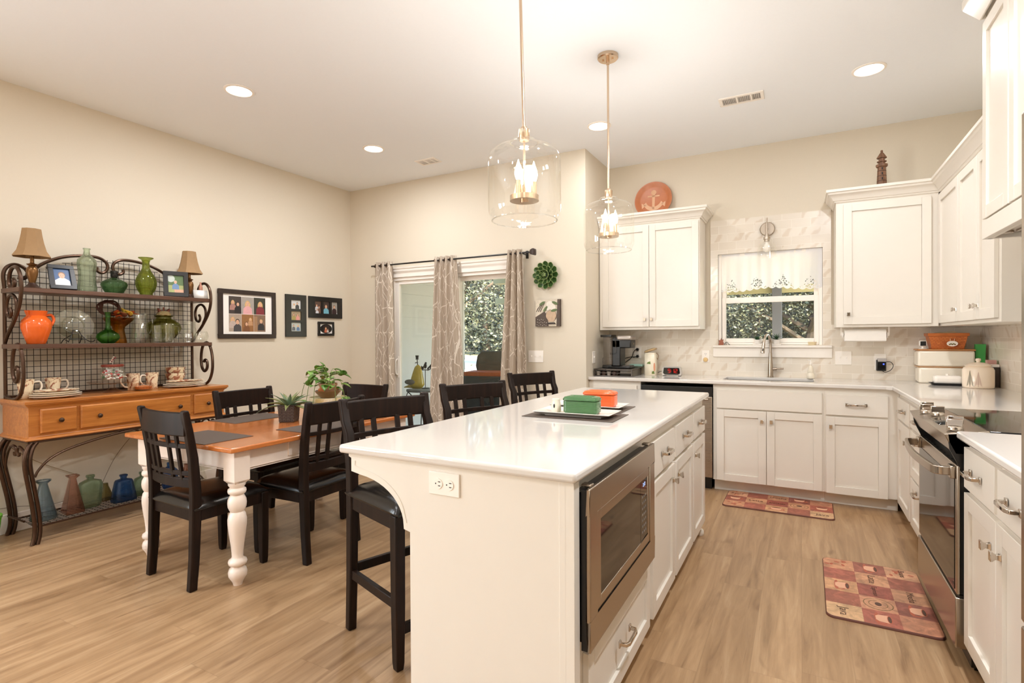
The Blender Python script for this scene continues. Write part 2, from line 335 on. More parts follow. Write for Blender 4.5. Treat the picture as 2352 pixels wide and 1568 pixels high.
    def build(s, name, mats, parent=None, bevel=0.0, weld=False, sharp=38, seg=2, loc=None, rotz=None, solid=0.0, sub=0, normals=True):
        me = bpy.data.meshes.new(name); me.from_pydata(s.v, [], s.f)
        for mt in (mats if isinstance(mats, (list, tuple)) else [mats]): me.materials.append(mt)
        me.polygons.foreach_set('material_index', s.m)
        bm = bmesh.new(); bm.from_mesh(me)
        if weld or True: bmesh.ops.remove_doubles(bm, verts=bm.verts, dist=2e-5)
        if normals: bmesh.ops.recalc_face_normals(bm, faces=bm.faces)
        for f in bm.faces: f.smooth = True
        bm.to_mesh(me); bm.free(); me.set_sharp_from_angle(angle=R(sharp))
        o = bpy.data.objects.new(name, me); COL.objects.link(o)
        if parent: o.parent = parent
        if loc: o.location = loc
        if rotz is not None: o.rotation_euler.z = rotz
        if solid: md = o.modifiers.new('thickness', 'SOLIDIFY'); md.thickness = solid; md.offset = 0
        if bevel: md = o.modifiers.new('bevel', 'BEVEL'); md.width = bevel; md.segments = seg; md.limit_method = 'ANGLE'; md.angle_limit = R(35)
        if sub: md = o.modifiers.new('subdivision', 'SUBSURF'); md.levels = sub; md.render_levels = sub
        return o
def tag(o, label, cat, group=None, kind=None):
    if label: o['label'] = label
    if cat: o['category'] = cat
    if group: o['group'] = group
    if kind: o['kind'] = kind
    return o
def thing(name, label, cat, loc=(0, 0, 0), rotz=0.0, group=None):
    o = bpy.data.objects.new(name, None); COL.objects.link(o); o.empty_display_size = 0.1
    o.location = loc; o.rotation_euler = (0, 0, rotz); return tag(o, label, cat, group)
def struct(mb, name, mats, **kw):
    o = mb.build(name, mats, **kw); o['kind'] = 'structure'; return o
def dup(root, loc=None, rotz=None, label=None, group=None, scale=None):
    def cp(o, par):
        c = o.copy(); COL.objects.link(c)
        if par: c.parent = par
        for ch in o.children: cp(ch, c)
        return c
    r = cp(root, None)
    if loc: r.location = loc
    if rotz is not None: r.rotation_euler.z = rotz
    if label: r['label'] = label
    if group: r['group'] = group
    if scale: r.scale = scale
    return r
def text_mesh(txt, size, name, mat, parent, loc, rot, depth=0.0004):
    c = bpy.data.curves.new(name, 'FONT'); c.body = txt; c.size = size; c.extrude = depth; c.align_x = 'CENTER'; c.align_y = 'CENTER'; c.resolution_u = 2
    to = bpy.data.objects.new(name, c); COL.objects.link(to)
    dg = bpy.context.evaluated_depsgraph_get(); me = bpy.data.meshes.new_from_object(to.evaluated_get(dg))
    bpy.data.objects.remove(to); me.materials.clear(); me.materials.append(mat)
    o = bpy.data.objects.new(name, me); COL.objects.link(o); o.parent = parent; o.location = loc; o.rotation_euler = rot; return o
def circ(cx, cz, rx, rz, n=20): return [(cx + rx * cos(2 * pi * i / n), cz + rz * sin(2 * pi * i / n)) for i in range(n)]
# ------------------------------------------------------------------ setting: room shell
XL, YB, XC, YK, XR, HC, YF = -4.72, 4.69, -1.757, 5.38, 1.24, 3.05, -3.5
struct(MB().box(XL - .12, XR + .12, YF - .12, YK + .12, -0.1, 0), 'floor', FLOORM)
# ceiling
struct(MB().box(XL - .12, XR + .12, YF - .12, YK + .12, HC, HC + .1), 'ceiling', CEILM)
wl = MB().box(XL - .12, XL, .0, YB + .12, 0, HC); LY = [YF - .12, -3.05, -1.85, -1.35, -.15, 0]; FZ = [0, .5, 2.4, HC]   # two unseen window openings, added with the fill light
for i in range(5):
    for k in range(3):
        if k == 1 and i in (1, 3): continue
        wl.box(XL - .12, XL, LY[i], LY[i + 1], FZ[k], FZ[k + 1])
struct(wl, 'wall_left', WALLM)
struct(MB().box(XR, XR + .12, YF - .12, YK + .12, 0, HC), 'wall_right', WALLM)
struct(MB().box(XL, XR, YF - .12, YF, 0, HC), 'wall_front', WALLM)
# sliding-door wall with opening
DX0, DX1, DZ = -4.09, -2.505, 1.985
wb = MB().box(XL, DX0, YB, YB + .12, 0, HC).box(DX1, XC - .12, YB, YB + .12, 0, HC).box(DX0, DX1, YB, YB + .12, DZ, HC)
struct(wb, 'wall_back', WALLM)
struct(MB().box(XC - .12, XC, YB, YK + .12, 0, HC), 'wall_return', WALLM)
# kitchen wall with window opening
WX0, WX1, WZ0, WZ1 = -0.69, 0.165, 1.225, 2.075
wk = MB().box(XC, WX0, YK, YK + .12, 0, HC).box(WX1, XR, YK, YK + .12, 0, HC).box(WX0, WX1, YK, YK + .12, 0, WZ0).box(WX0, WX1, YK, YK + .12, WZ1, HC)
struct(wk, 'wall_kitchen', WALLM)
# marble tile: band between counter and uppers, and the panel round the window
T = .010
bs = MB().box(XC, -0.757, YK - T, YK, .93, 1.40).box(-.757, WX0 - .012, YK - T, YK, .93, 2.395).box(WX1 + .012, .228, YK - T, YK, .93, 2.395).box(WX0 - .012, WX1 + .012, YK - T, YK, .93, WZ0 - .09).box(WX0 - .012, WX1 + .012, YK - T, YK, WZ1 + .012, 2.395).box(.228, XR, YK - T, YK, .93, 1.40)
struct(bs, 'wall_kitchen_tile', TILEX)
struct(MB().box(XR - T, XR, 1.9, YK - T, .93, 1.40).box(XR - T, XR, 2.4, 3.67, 1.40, 1.80), 'wall_right_tile', TILEY)
# baseboards
BBZ, BBT = .13, .016
def bboard(name, x0, x1, y0, y1):
    struct(MB().box(x0, x1, y0, y1, 0, BBZ), name, TRIMM, bevel=.004)
bboard('baseboard_left', XL, XL + BBT, YF, YB)
bboard('baseboard_back', XL + BBT, DX0 - .09, YB - BBT, YB); bboard('baseboard_back_right', DX1 + .09, XC, YB - BBT, YB)
# slider casing
struct(MB().box(DX0 - .085, DX0, YB - .018, YB, 0, 2.08).box(DX1, DX1 + .085, YB - .018, YB, 0, 2.08).box(DX0, DX1, YB - .018, YB, DZ, 2.08).box(DX0 - .10, DX1 + .10, YB - .026, YB, 2.08, 2.10), 'trim_1', TRIMM, bevel=.003)

# sliding glass door
d = struct(MB().box(DX0, DX0 + .035, YB + .0, YB + .115, 0, DZ).box(DX1 - .035, DX1, YB + .0, YB + .115, 0, DZ).box(DX0 + .035, DX1 - .035, YB + .0, YB + .115, DZ - .035, DZ).box(DX0 + .035, DX1 - .035, YB, YB + .115, 0, .03), 'door_1', WHITEPL, bevel=.003)
def slider(x0, x1, y, parent, handle):
    p = MB().box(x0, x0 + .058, y, y + .04, .03, DZ - .035).box(x1 - .058, x1, y, y + .04, .03, DZ - .035).box(x0 + .058, x1 - .058, y, y + .04, DZ - .075, DZ - .035).box(x0 + .058, x1 - .058, y, y + .04, .03, .12).build('door_panel', WHITEPL, parent, bevel=.003)
    MB().box(x0 + .055, x1 - .055, y + .017, y + .023, .115, DZ - .07).build('pane', PANE, p)
    if handle:
        MB().box(x0 + .016, x0 + .048, y - .006, y, .86, 1.10).tube(spline([(x0 + .032, y - .004, .89), (x0 + .032, y - .035, .91), (x0 + .032, y - .04, .98), (x0 + .032, y - .035, 1.05), (x0 + .032, y - .004, 1.07)], 5), .009, 8).build('door_handle', WHITEPL, p, bevel=.002)
slider(DX0 + .035, -3.19, YB + .020, d, True); slider(-3.25, DX1 - .035, YB + .066, d, False)

# kitchen window
w = struct(MB().box(WX0, WX0 + .03, YK + .005, YK + .10, WZ0, WZ1).box(WX1 - .03, WX1, YK + .005, YK + .10, WZ0, WZ1).box(WX0 + .03, WX1 - .03, YK + .005, YK + .10, WZ1 - .03, WZ1).box(WX0 + .03, WX1 - .03, YK + .005, YK + .10, WZ0, WZ0 + .02), 'window_1', WHITEPL, bevel=.002)
def sash(z0, z1, y, parent, rail):
    p = MB().box(WX0 + .03, WX0 + .065, y, y + .03, z0, z1).box(WX1 - .065, WX1 - .03, y, y + .03, z0, z1).box(WX0 + .065, WX1 - .065, y, y + .03, z1 - rail, z1).box(WX0 + .065, WX1 - .065, y, y + .03, z0, z0 + .04).build('sash', WHITEPL, parent, bevel=.002)
    MB().box(WX0 + .06, WX1 - .06, y + .012, y + .017, z0 + .035, z1 - rail + .005).build('pane', PANE, p)
sash(WZ0 + .02, 1.665, YK + .02, w, .05); sash(1.62, WZ1 - .03, YK + .058, w, .04)
struct(MB().box(-.735, .235, YK - .045, YK, 1.200, 1.222).box(-.735, .235, YK - .026, YK, 1.112, 1.200), 'trim_2', TRIMM, bevel=.004)
struct(MB().box(WX0 - .012, WX0, YK - .014, YK + .005, WZ0, WZ1 + .012).box(WX1, WX1 + .012, YK - .014, YK + .005, WZ0, WZ1 + .012).box(WX0, WX1, YK - .014, YK + .005, WZ1, WZ1 + .012), 'trim_3', TILEX)
# unseen windows behind the camera, added as a source for the fill light
for k, (a, b) in enumerate(((-3.05, -1.85), (-1.35, -.15))):
    q = struct(MB().box(XL - .1, XL - .03, a, a + .06, .5, 2.4).box(XL - .1, XL - .03, b - .06, b, .5, 2.4).box(XL - .1, XL - .03, a + .06, b - .06, 2.34, 2.4).box(XL - .1, XL - .03, a + .06, b - .06, .5, .56).box(XL - .1, XL - .03, a + .06, b - .06, 1.42, 1.48), 'window_%d' % (k + 2), WHITEPL, bevel=.003)
    MB().box(XL - .07, XL - .064, a + .05, b - .05, .55, 2.35).build('pane', PANE, q)

# ------------------------------------------------------------------ ceiling fixtures
LENS = emit('glowing lens', (255, 244, 226), 9.0)
dl = ['round recessed ceiling light nearest the left wall and the camera', 'round recessed ceiling light above the dining table far end', 'round recessed ceiling light behind the far pendant rod', 'round recessed ceiling light at upper right near tall cabinets']
lit = None
for k, (x, y) in enumerate(DOWN + DOWN_FILL):
    if k == 0:
        r0 = thing('recessed_light', dl[0], 'ceiling light', (x, y, HC), 0, 'recessed ceiling lights')
        MB().lathe([(.098, 0), (.098, -.004), (.083, -.008), (.080, -.003), (.078, 0)], seg=36).build('trim_ring', WHITEPL, r0)
        MB().lathe([(.0, -.0045), (.079, -.0045)], seg=32).build('lens', LENS, r0)
    else:
        q = dup(r0, (x, y, HC), 0, dl[k] if k < 4 else 'round recessed ceiling light behind the camera')  # copies past the fourth are unseen fixtures added for fill
def vent(x, y, w, h, label):
    o = thing('air_vent', label, 'vent', (x, y, HC), 0, 'ceiling air vents')
    MB().box(-w / 2, w / 2, -h / 2, -h / 2 + .022, -.008, 0).box(-w / 2, w / 2, h / 2 - .022, h / 2, -.008, 0).box(-w / 2, -w / 2 + .022, -h / 2 + .022, h / 2 - .022, -.008, 0).box(w / 2 - .022, w / 2, -h / 2 + .022, h / 2 - .022, -.008, 0).box(-w * .12, -w * .12 + .014, -h / 2 + .022, h / 2 - .022, -.008, 0).box(w * .2, w * .2 + .014, -h / 2 + .022, h / 2 - .022, -.008, 0).build('frame', WHITEPL, o, bevel=.002)
    m = MB(); n = int(w / .014)
    for i in range(n):
        xx = -w / 2 + .024 + i * (w - .048) / n
        m.add([(xx, -h / 2 + .02, -.006), (xx + .002, -h / 2 + .02, -.001), (xx + .002, h / 2 - .02, -.001), (xx, h / 2 - .02, -.006)], [(0, 1, 2, 3)])
    m.build('louvers', WHITEPL, o, solid=.001)
    MB().box(-w / 2 + .02, w / 2 - .02, -h / 2 + .02, h / 2 - .02, -.0012, 0).build('duct_opening', paint('grey duct', (158, 153, 148), .7), o)
vent(-3.235, 4.26, .23, .15, 'white ceiling air vent near the sliding door wall'); vent(-0.385, 4.27, .30, .15, 'white louvered ceiling air vent right of the far pendant')

# pendants
BULB = emit('candle bulb glow', (255, 232, 196), 22.0)
def pendant(x, y, z0, z1, xt, label):
    o = thing('pendant_light', label, 'pendant light', (x, y, 0), 0, 'glass pendant lights over the island')
    MB().lathe([(0, HC), (.064, HC), (.064, HC - .018), (.058, HC - .024), (0, HC - .024)], (xt - x, 0, 0), 32).cyl((xt - x, 0, HC - .055), .011, .035).cyl((xt - x - .03, 0, HC - .031), .006, .008).cyl((xt - x + .03, 0, HC - .031), .006, .008).build('canopy', WARMNI, o)
    MB().tube([(xt - x, 0, HC - .05), (0, 0, z1 + .02)], .0065, 10).build('rod', WARMNI, o)
    MB().lathe([(0, z1 + .055), (.012, z1 + .055), (.014, z1 + .045), (.024, z1 + .043), (.024, z1 + .004), (.020, z1 - .004), (0, z1 - .004)], seg=24).build('cap', WARMNI, o)
    r = .155; h = z1 - z0
    prof = [(.018, z1), (.052, z1 - .002), (.058, z1 - .012), (.061, z1 - .020), (.092, z1 - .028), (.126, z1 - .041), (.145, z1 - .058), (r - .002, z1 - .078), (r, z1 - .10), (r, z0 + .045), (r - .002, z0 + .032), (r - .009, z0 + .016), (r - .015, z0 + .005), (r - .016, z0)]
    sh_ = MB().lathe(prof, seg=64).build('glass_shade', PENDG, o, sharp=60)
    MB().tube([((r - .017) * cos(2 * pi * i / 64), (r - .017) * sin(2 * pi * i / 64), z0) for i in range(64)], .0028, 8, closed=True).tube([(.059 * cos(2 * pi * i / 32), .059 * sin(2 * pi * i / 32), z1 - .012) for i in range(32)], .0022, 6, closed=True).build('rim', RIMG, sh_)
    zt = z0 + .105
    MB().lathe([(0, zt), (.062, zt), (.062, zt - .022), (0, zt - .022)], seg=36).cyl((0, 0, zt - .03), .018, .01).tube([(0, 0, zt), (0, 0, z1)], .005, 8).build('candle_plate', WARMNI, o)
    for k in range(3):
        a = 2 * pi * k / 3 + .35; bx, by = .041 * cos(a), .041 * sin(a)
        s = MB().cyl((bx, by, zt), .0115, .058, seg=14).build('socket', WARMNI, o)
        MB().lathe([(.008, zt + .058), (.012, zt + .068), (.0165, zt + .086), (.014, zt + .104), (.007, zt + .124), (.002, zt + .142), (0, zt + .146)], (bx, by, 0), 14).build('bulb', BULB, s)
    lamp('pendant_glow', 'POINT', (0, 0, zt + .15), 30, (1, .96, .90), .03, parent=o)
pendant(-1.035, 2.03, 1.80, 2.142, -1.055, 'clear glass pendant nearest the camera over the island front'); pendant(-1.053, 3.218, 1.843, 2.170, -1.054, 'clear glass pendant further back with its canopy in view')

# ------------------------------------------------------------------ kitchen cabinets
def pull(parent, x, z, horiz=True, L=.12):
    m = MB()
    a, b = -L / 2, L / 2
    pts = [(x + a, -.002, z), (x + a + .004, -.026, z), (x + a + .018, -.032, z), (x + b - .018, -.032, z), (x + b - .004, -.026, z), (x + b, -.002, z)]
    m.ribbon(pts, .010, .013)
    for e in (a, b): m.cbox((x + e, -.004, z), (.020, .006, .024))
    return m.build('handle', CHROME, parent, bevel=.002)
def knob(parent, x, z):
    m = MB().loft([[(x + sx * w, yy, z + sz * h) for sx, sz in ((-1, -1), (1, -1), (1, 1), (-1, 1))] for yy, w, h in ((0, .010, .012), (-.006, .007, .009), (-.014, .006, .008), (-.022, .010, .014), (-.028, .011, .015))])
    return m.build('knob', CHROME, parent, bevel=.0015)
def front(parent, kind, x0, x1, z0, z1, kn=None, pl=None, rail=.058, m=None):
    m = m or CABM; g = MB(); t = -.020
    if kind == 'slab': g.box(x0, x1, t, 0, z0, z1)
    else:
        g.box(x0, x0 + rail, t, 0, z0, z1).box(x1 - rail, x1, t, 0, z0, z1).box(x0 + rail, x1 - rail, t, 0, z0, z0 + rail).box(x0 + rail, x1 - rail, t, 0, z1 - rail, z1).box(x0 + rail, x1 - rail, t + .011, 0, z0 + rail, z1 - rail)
    o = g.build('drawer_front' if pl or kind == 'slab' else 'door', m, parent, bevel=.0018)
    if kn: q = knob(o, *kn); q.location.y = t
    if pl: q = pull(o, *pl); q.location.y = t
    return o
def cabinet(name, label, loc, rotz, w, depth, z0, z1, toe=0, group=None, cat='cabinet', mat=None):
    o = thing(name, label, cat, loc, rotz, group); m = MB().box(0, w, 0, depth, z0, z1)
    if toe: m.box(0, w, toe, depth, 0, z0)
    m.build('carcass', mat or CABM, o, bevel=.0015); return o
YD = 4.77          # face frame of the back run; doors stand 2 cm proud
B = 'white base cabinets along the window wall'
c = cabinet('base_cabinet', 'narrow white base cabinet left of the dishwasher', (XC + .001, YD, 0), 0, .488, .61, .1, .905, .075, B)
front(c, 'slab', .045, .455, .72, .865, pl=(.25, .79)); front(c, 'door', .045, .455, .10, .695, kn=(.43, .62))
c = cabinet('sink_cabinet', 'white sink base with two doors under the window', (-.655, YD, 0), 0, .812, .10, .1, .905, .075, B)
front(c, 'slab', .03, .795, .707, .862); front(c, 'door', .03, .405, .105, .695, kn=(.375, .617)); front(c, 'door', .409, .795, .105, .695, kn=(.443, .617))
MB().box(0, .03, .10, .60, .0, .905).box(.782, .812, .10, .60, 0, .905).box(.03, .782, .10, .60, .1, .15).build('side_panels', CABM, c)
c = cabinet('base_cabinet', 'white base cabinet with one drawer and one door right of the sink', (.157, YD, 0), 0, .472, .61, .1, .905, .075, B)
front(c, 'slab', .009, .402, .700, .857, pl=(.205, .783)); front(c, 'door', .009, .402, .10, .685, kn=(.04, .612))
# dishwasher
o = thing('dishwasher', 'stainless dishwasher with black control strip behind the island', 'dishwasher', (-1.266, YD, 0))
MB().box(.003, .607, .0, .57, .10, .87).box(.02, .59, .06, .5, 0, .10).build('tub', BLACK, o)
MB().box(.004, .606, -.028, 0, .80, .878).build('control_panel', BLACK, o, bevel=.004)
MB().box(.004, .606, -.026, 0, .115, .797).build('door', STEELX, o, bevel=.004)
MB().tube([(.03, -.05, .775), (.58, -.05, .775)], .008, 10).box(.04, .055, -.05, -.02, .768, .782).box(.555, .57, -.05, -.02, .768, .782).build('handle', STEELX, o)
# right run (faces -X)
RX = .63
c = cabinet('base_cabinet', 'white base cabinet in the corner run with one drawer and one door', (RX, YD, 0), R(-90), .550, .60, .1, .905, .075, 'white base cabinets along the range wall')
front(c, 'slab', .058, .523, .71, .86, pl=(.328, .785)); front(c, 'door', .058, .523, .10, .695, kn=(.488, .60))
c = cabinet('drawer_cabinet', 'white three-drawer base cabinet left of the range', (RX, 4.218, 0), R(-90), .812, .60, .1, .905, .075, 'white base cabinets along the range wall')
front(c, 'slab', .02, .79, .72, .86, pl=(.30, .785)); front(c, 'drawer', .02, .79, .415, .70, pl=(.30, .66)); front(c, 'drawer', .02, .79, .10, .40, pl=(.30, .35))
# near cabinet
NX = .565
c = cabinet('base_cabinet', 'white base cabinet right of the range with two drawers and two doors', (NX, 2.622, 0), R(-90), .80, .665, .11, .905, .075, 'white base cabinets along the range wall')
front(c, 'slab', .012, .375, .725, .878, pl=(.175, .80)); front(c, 'slab', .405, .775, .725, .878, pl=(.565, .80))
front(c, 'door', .012, .388, .125, .705, kn=(.338, .61)); front(c, 'door', .394, .775, .125, .705, kn=(.442, .61))

# countertops
CT0, CT1 = .905, .935
xs = [XC + .001, -.60, .09, .58, XR - .011]; ys = [3.40, 4.73, 4.90, 5.285, YK - .011]
ct = MB().cells(xs, ys, lambda i, j: (j == 0 and i < 3) or (i == 1 and j == 2), CT0, CT1)
ct.prism([(.54, 4.7299), (.5801, 4.7299), (.5801, 4.69)], 'z', CT0, CT1)
tag(ct.build('countertop', QUARTZ, bevel=.006), 'white quartz countertop along the window wall turning the corner', 'countertop')
tag(MB().box(.525, XR - .011, 1.72, 2.625, CT0, CT1).build('countertop', QUARTZ, bevel=.008, seg=3), 'white quartz countertop between range and refrigerator', 'countertop')
# sink
o = thing('kitchen_sink', 'undermount stainless sink below the window', 'sink', (-.255, 5.0925, .905))
sk = MB(); W2, D2, H2 = .345, .1925, -.2
sk.cells([-W2 - .02, -W2, W2, W2 + .02], [-D2 - .02, -D2, D2, D2 + .02], lambda i, j: i == 1 and j == 1, -.004, -.001)
sk.add([(-W2, -D2, -.004), (W2, -D2, -.004), (W2, D2, -.004), (-W2, D2, -.004), (-W2 + .02, -D2 + .02, H2), (W2 - .02, -D2 + .02, H2), (W2 - .02, D2 - .02, H2), (-W2 + .02, D2 - .02, H2)], [(0, 1, 5, 4), (1, 2, 6, 5), (2, 3, 7, 6), (3, 0, 4, 7), (4, 5, 6, 7)])
sk.build('basin', STEELX, o); MB().cyl((0, .02, H2 + .001), .045, .004, seg=24).build('drain', CHROME, o)
# faucet
o = thing('faucet', 'brushed nickel gooseneck faucet at the sink', 'faucet', (-.243, 5.315, CT1))
MB().lathe([(0, 0), (.028, 0), (.028, .006), (.024, .010), (.021, .10), (.0165, .17), (.014, .22)], seg=24).tube(spline([(0, 0, .20), (0, 0, .30), (-.004, -.012, .345), (-.018, -.055, .378), (-.032, -.10, .372), (-.042, -.135, .335), (-.047, -.15, .29)], 6), .0115, 12).build('spout', NICKEL, o)
MB().tube([(-.0465, -.149, .30), (-.050, -.157, .262), (-.055, -.166, .222)], [.0125, .014, .0175], 14).build('spray_head', NICKEL, o)
MB().tube([(-.0505, -.172, .262), (-.053, -.177, .24)], .0055, 8).build('spray_button', BLACK, o)
MB().tube([(.015, 0, .075), (.05, -.004, .078)], .0135, 12).tube([(.05, -.004, .078), (.105, -.008, .082)], .008, 10).build('lever', NICKEL, o)

# upper cabinets
U0, UF = 1.372, 5.055
def crown(parent, pts, name='crown_molding', z0=2.375, prof=None):
    prof = prof or [(.0, 0), (.010, 0), (.014, .012), (.020, .014), (.030, .035), (.046, .055), (.056, .060), (.060, .075), (.070, .078), (.070, .098), (0, .098)]
    P = [Vector((a, b, 0)) for a, b in pts]; secs = []
    for i, p in enumerate(P):
        d0 = (P[i] - P[i - 1]).normalized() if i else (P[1] - P[0]).normalized(); d1 = (P[i + 1] - P[i]).normalized() if i + 1 < len(P) else d0
        n0 = Vector((d0.y, -d0.x, 0)); n1 = Vector((d1.y, -d1.x, 0)); n = (n0 + n1); n = n / max(n.dot(n0), .3)
        secs.append([(p.x + n.x * a, p.y + n.y * a, z0 + b) for a, b in prof])
    return MB().loft(secs).build(name, CABM, parent, sharp=25)
c = thing('wall_cabinet', 'white two-door wall cabinet over the coffee maker', 'cabinet', (-1.748, UF, 0), 0, 'white wall cabinets')
MB().box(0, .945, 0, .315, U0, 2.470).build('carcass', CABM, c, bevel=.002)
front(c, 'door', .035, .488, 1.40, 2.355, kn=(.452, 1.468)); front(c, 'door', .492, .935, 1.40, 2.355, kn=(.515, 1.468))
crown(c, [(0, 0), (.945, 0), (.945, .31)])
c = thing('wall_cabinet', 'white single-door wall cabinet right of the window', 'cabinet', (.248, UF, 0), 0, 'white wall cabinets')
MB().box(0, .66, 0, .315, U0, 2.470).build('carcass', CABM, c, bevel=.002)
front(c, 'door', .05, .614, 1.395, 2.352, kn=(.083, 1.474))
crown(c, [(0, .31), (0, 0), (.672, 0)])
UX = .92
c = thing('wall_cabinet', 'white three-door wall cabinet along the range wall with a slightly open door', 'cabinet', (UX, 5.37, 0), R(-90), 'white wall cabinets')
MB().box(0, 1.695, 0, .309, U0, 2.470).build('carcass', CABM, c, bevel=.002)
front(c, 'door', .345, .900, 1.395, 2.352, kn=(.865, 1.474)); front(c, 'door', .906, 1.325, 1.395, 2.352, kn=(1.29, 1.474)); q = front(c, 'door', 1.331, 1.655, 1.395, 2.352, kn=(1.365, 1.474))
crown(c, [(.315, 0), (1.695, 0)])
# hood
o = thing('range_hood', 'tall white paneled range hood above the stove', 'range hood', (.79, 3.37, 0), R(-90))
MB().box(0, .76, 0, .439, 1.80, 2.86).box(0, .76, 0, .02, 1.765, 1.80).box(0, .02, 0, .439, 1.765, 1.80).box(.74, .76, 0, .439, 1.765, 1.80).build('housing', CABM, o, bevel=.002)
front(o, 'door', .012, .372, 1.86, 2.80); front(o, 'door', .388, .748, 1.86, 2.80)
MB().box(0, .76, -.018, 0, 1.765, 1.852).build('valance_panel', CABM, o, bevel=.002)
MB().box(.03, .73, .03, .42, 1.785, 1.799).box(.10, .36, .08, .36, 1.780, 1.786).box(.40, .66, .08, .36, 1.780, 1.786).cyl((.09, .05, 1.776), .025, .01).cyl((.67, .05, 1.776), .025, .01).build('filter_insert', STEELX, o)
crown(o, [(0, .43), (0, -.02), (.76, -.02), (.76, .43)], z0=2.83, prof=[(0, 0), (.006, 0), (.058, .085), (.062, .095), (.062, .13), (0, .13)])
# refrigerator, only its far edge in view
o = thing('refrigerator', 'stainless refrigerator at the right edge of the picture', 'refrigerator', (.4605, 1.70, 0), R(-90))
MB().box(0, .90, .05, .74, .02, 1.83).build('cabinet_body', paint('grey fridge side', (120, 112, 104), .4, .3), o, bevel=.004)
for a, b in ((.0, .448), (.452, .90)): MB().box(a, b, 0, .046, .62, 1.83).build('door', STEEL, o, bevel=.006)
MB().box(0, .90, 0, .046, .06, .61).build('freezer_drawer', STEEL, o, bevel=.006)
for a in (.41, .49): MB().tube([(a, -.045, .80), (a, -.045, 1.55)], .012, 10).cyl((a, -.045, .84), .007, .05, 'y').cyl((a, -.045, 1.51), .007, .05, 'y').build('handle', STEEL, o)

# ------------------------------------------------------------------ range
o = thing('range', 'stainless slide-in electric range with front knobs', 'stove', (.53, 3.398, 0), R(-90)); WR = .756
MB().box(.004, WR - .004, .045, .69, .02, .90).prism([(-.028, .918), (-.022, .86), (0, .81), (.012, .78), (.06, .78), (.06, .925)], 'x', 0, .012).prism([(-.028, .918), (-.022, .86), (0, .81), (.012, .78), (.06, .78), (.06, .925)], 'x', WR - .012, WR).build('side_body', BLACK, o, bevel=.002)
MB().prism([(-.040, .917), (-.034, .905), (-.004, .84), (.02, .84), (.10, .925), (.10, .936), (.094, .937)], 'x', .0, WR).build('control_panel', STEEL, o, bevel=.003)
MB().box(0, WR, .10, .69, .925, .937).build('cooktop', BLACKGL, o, bevel=.002)
MB().add([(.32, -.012, .9212), (.53, -.012, .9212), (.53, .065, .9345), (.32, .065, .9345)], [(0, 1, 2, 3)]).build('touch_display', BLACKGL, o, solid=.001)
for kx, ky in ((.070, .022), (.150, .004), (.255, .030), (.600, .026), (.685, .006)):
    zz = .918 + (ky + .04) * .14
    k = MB().lathe([(0, 0), (.026, 0), (.026, .012), (.022, .018), (0, .018)], (kx, ky, zz), 24).cbox((kx, ky, zz + .028), (.018, .052, .032)).build('knob', CHROME, o, bevel=.002)
MB().box(0, WR, .0, .012, .295, .795).build('oven_door', STEEL, o, bevel=.003); MB().box(.003, WR - .003, .012, .045, .297, .793).build('door_edge', BLACK, o)
MB().box(.03, WR - .03, -.002, 0, .305, .74).build('door_glass', BLACKGL, o)
hb = MB()
hb.ribbon(spline([(.045, -.012, .765), (.05, -.05, .765), (.10, -.066, .765), (.378, -.082, .765), (.656, -.066, .765), (.706, -.05, .765), (.711, -.012, .765)], 6), .014, .034)
hb.box(.02, .07, -.016, .0, .74, .79).box(WR - .07, WR - .02, -.016, .0, .74, .79).build('handle', STEEL, o, bevel=.003)
m = MB()
for k in range(9): m.box(.10 + k * .065, .15 + k * .065, .012, .020, .7955, .7965)
m.build('vent_slots', BLACK, o)
MB().box(0, WR, -.004, .045, .085, .282).build('storage_drawer', STEEL, o, bevel=.004)
MB().box(0, WR, .008, .04, .283, .294).build('drawer_gap', BLACK, o); MB().box(.03, WR - .03, .06, .60, 0, .08).build('toe_base', BLACK, o)

# ------------------------------------------------------------------ island
IX0, IX1, IY0, IY1 = -1.418, -.535, 1.344, 3.717
tag(MB().box(IX0, IX1, IY0, IY1, CT0, CT1).build('island_top', QUARTZ, bevel=.010, seg=3), 'long white quartz top of the kitchen island', 'countertop')
o = thing('kitchen_island', 'white kitchen island with end panel, doors and drawers', 'island', (-.575, 1.378, 0), R(90))
LI = 2.31; DI = .533
MB().box(0, LI, 0, DI, .10, .905).box(.0, LI, .06, DI, 0, .10).build('carcass', CABM, o)
MB().box(-.012, 0, -.008, DI + .0125, 0, .905).build('end_panel', CABM, o)
MB().box(-.014, .026, -.027, .0, .0, .905).box(-.014, -.001, .0, .018, 0, .905).build('corner_post', CABM, o, bevel=.001)
MB().box(0, LI, DI, DI + .012, 0, .905).build('back_panel', CABM, o)
front(o, 'drawer', .115, .842, .098, .362, pl=(.47, .245), rail=.05)
for a, b in ((.898, 1.346), (1.378, 1.852), (1.880, 2.290)):
    front(o, 'slab', a, b, .695, .852, pl=((a + b) / 2, .775), rail=.05)
front(o, 'door', .898, 1.346, .098, .675, kn=(1.30, .60)); front(o, 'door', 1.378, 1.852, .098, .675, kn=(1.425, .60)); front(o, 'door', 1.880, 2.290, .098, .675, kn=(1.925, .60))
MB().lathe([(0, 0), (.02, 0), (.024, .01), (.024, .03), (.018, .04), (0, .04)], (2.29, .012, 0.0), 16).build('foot', CABM, o)
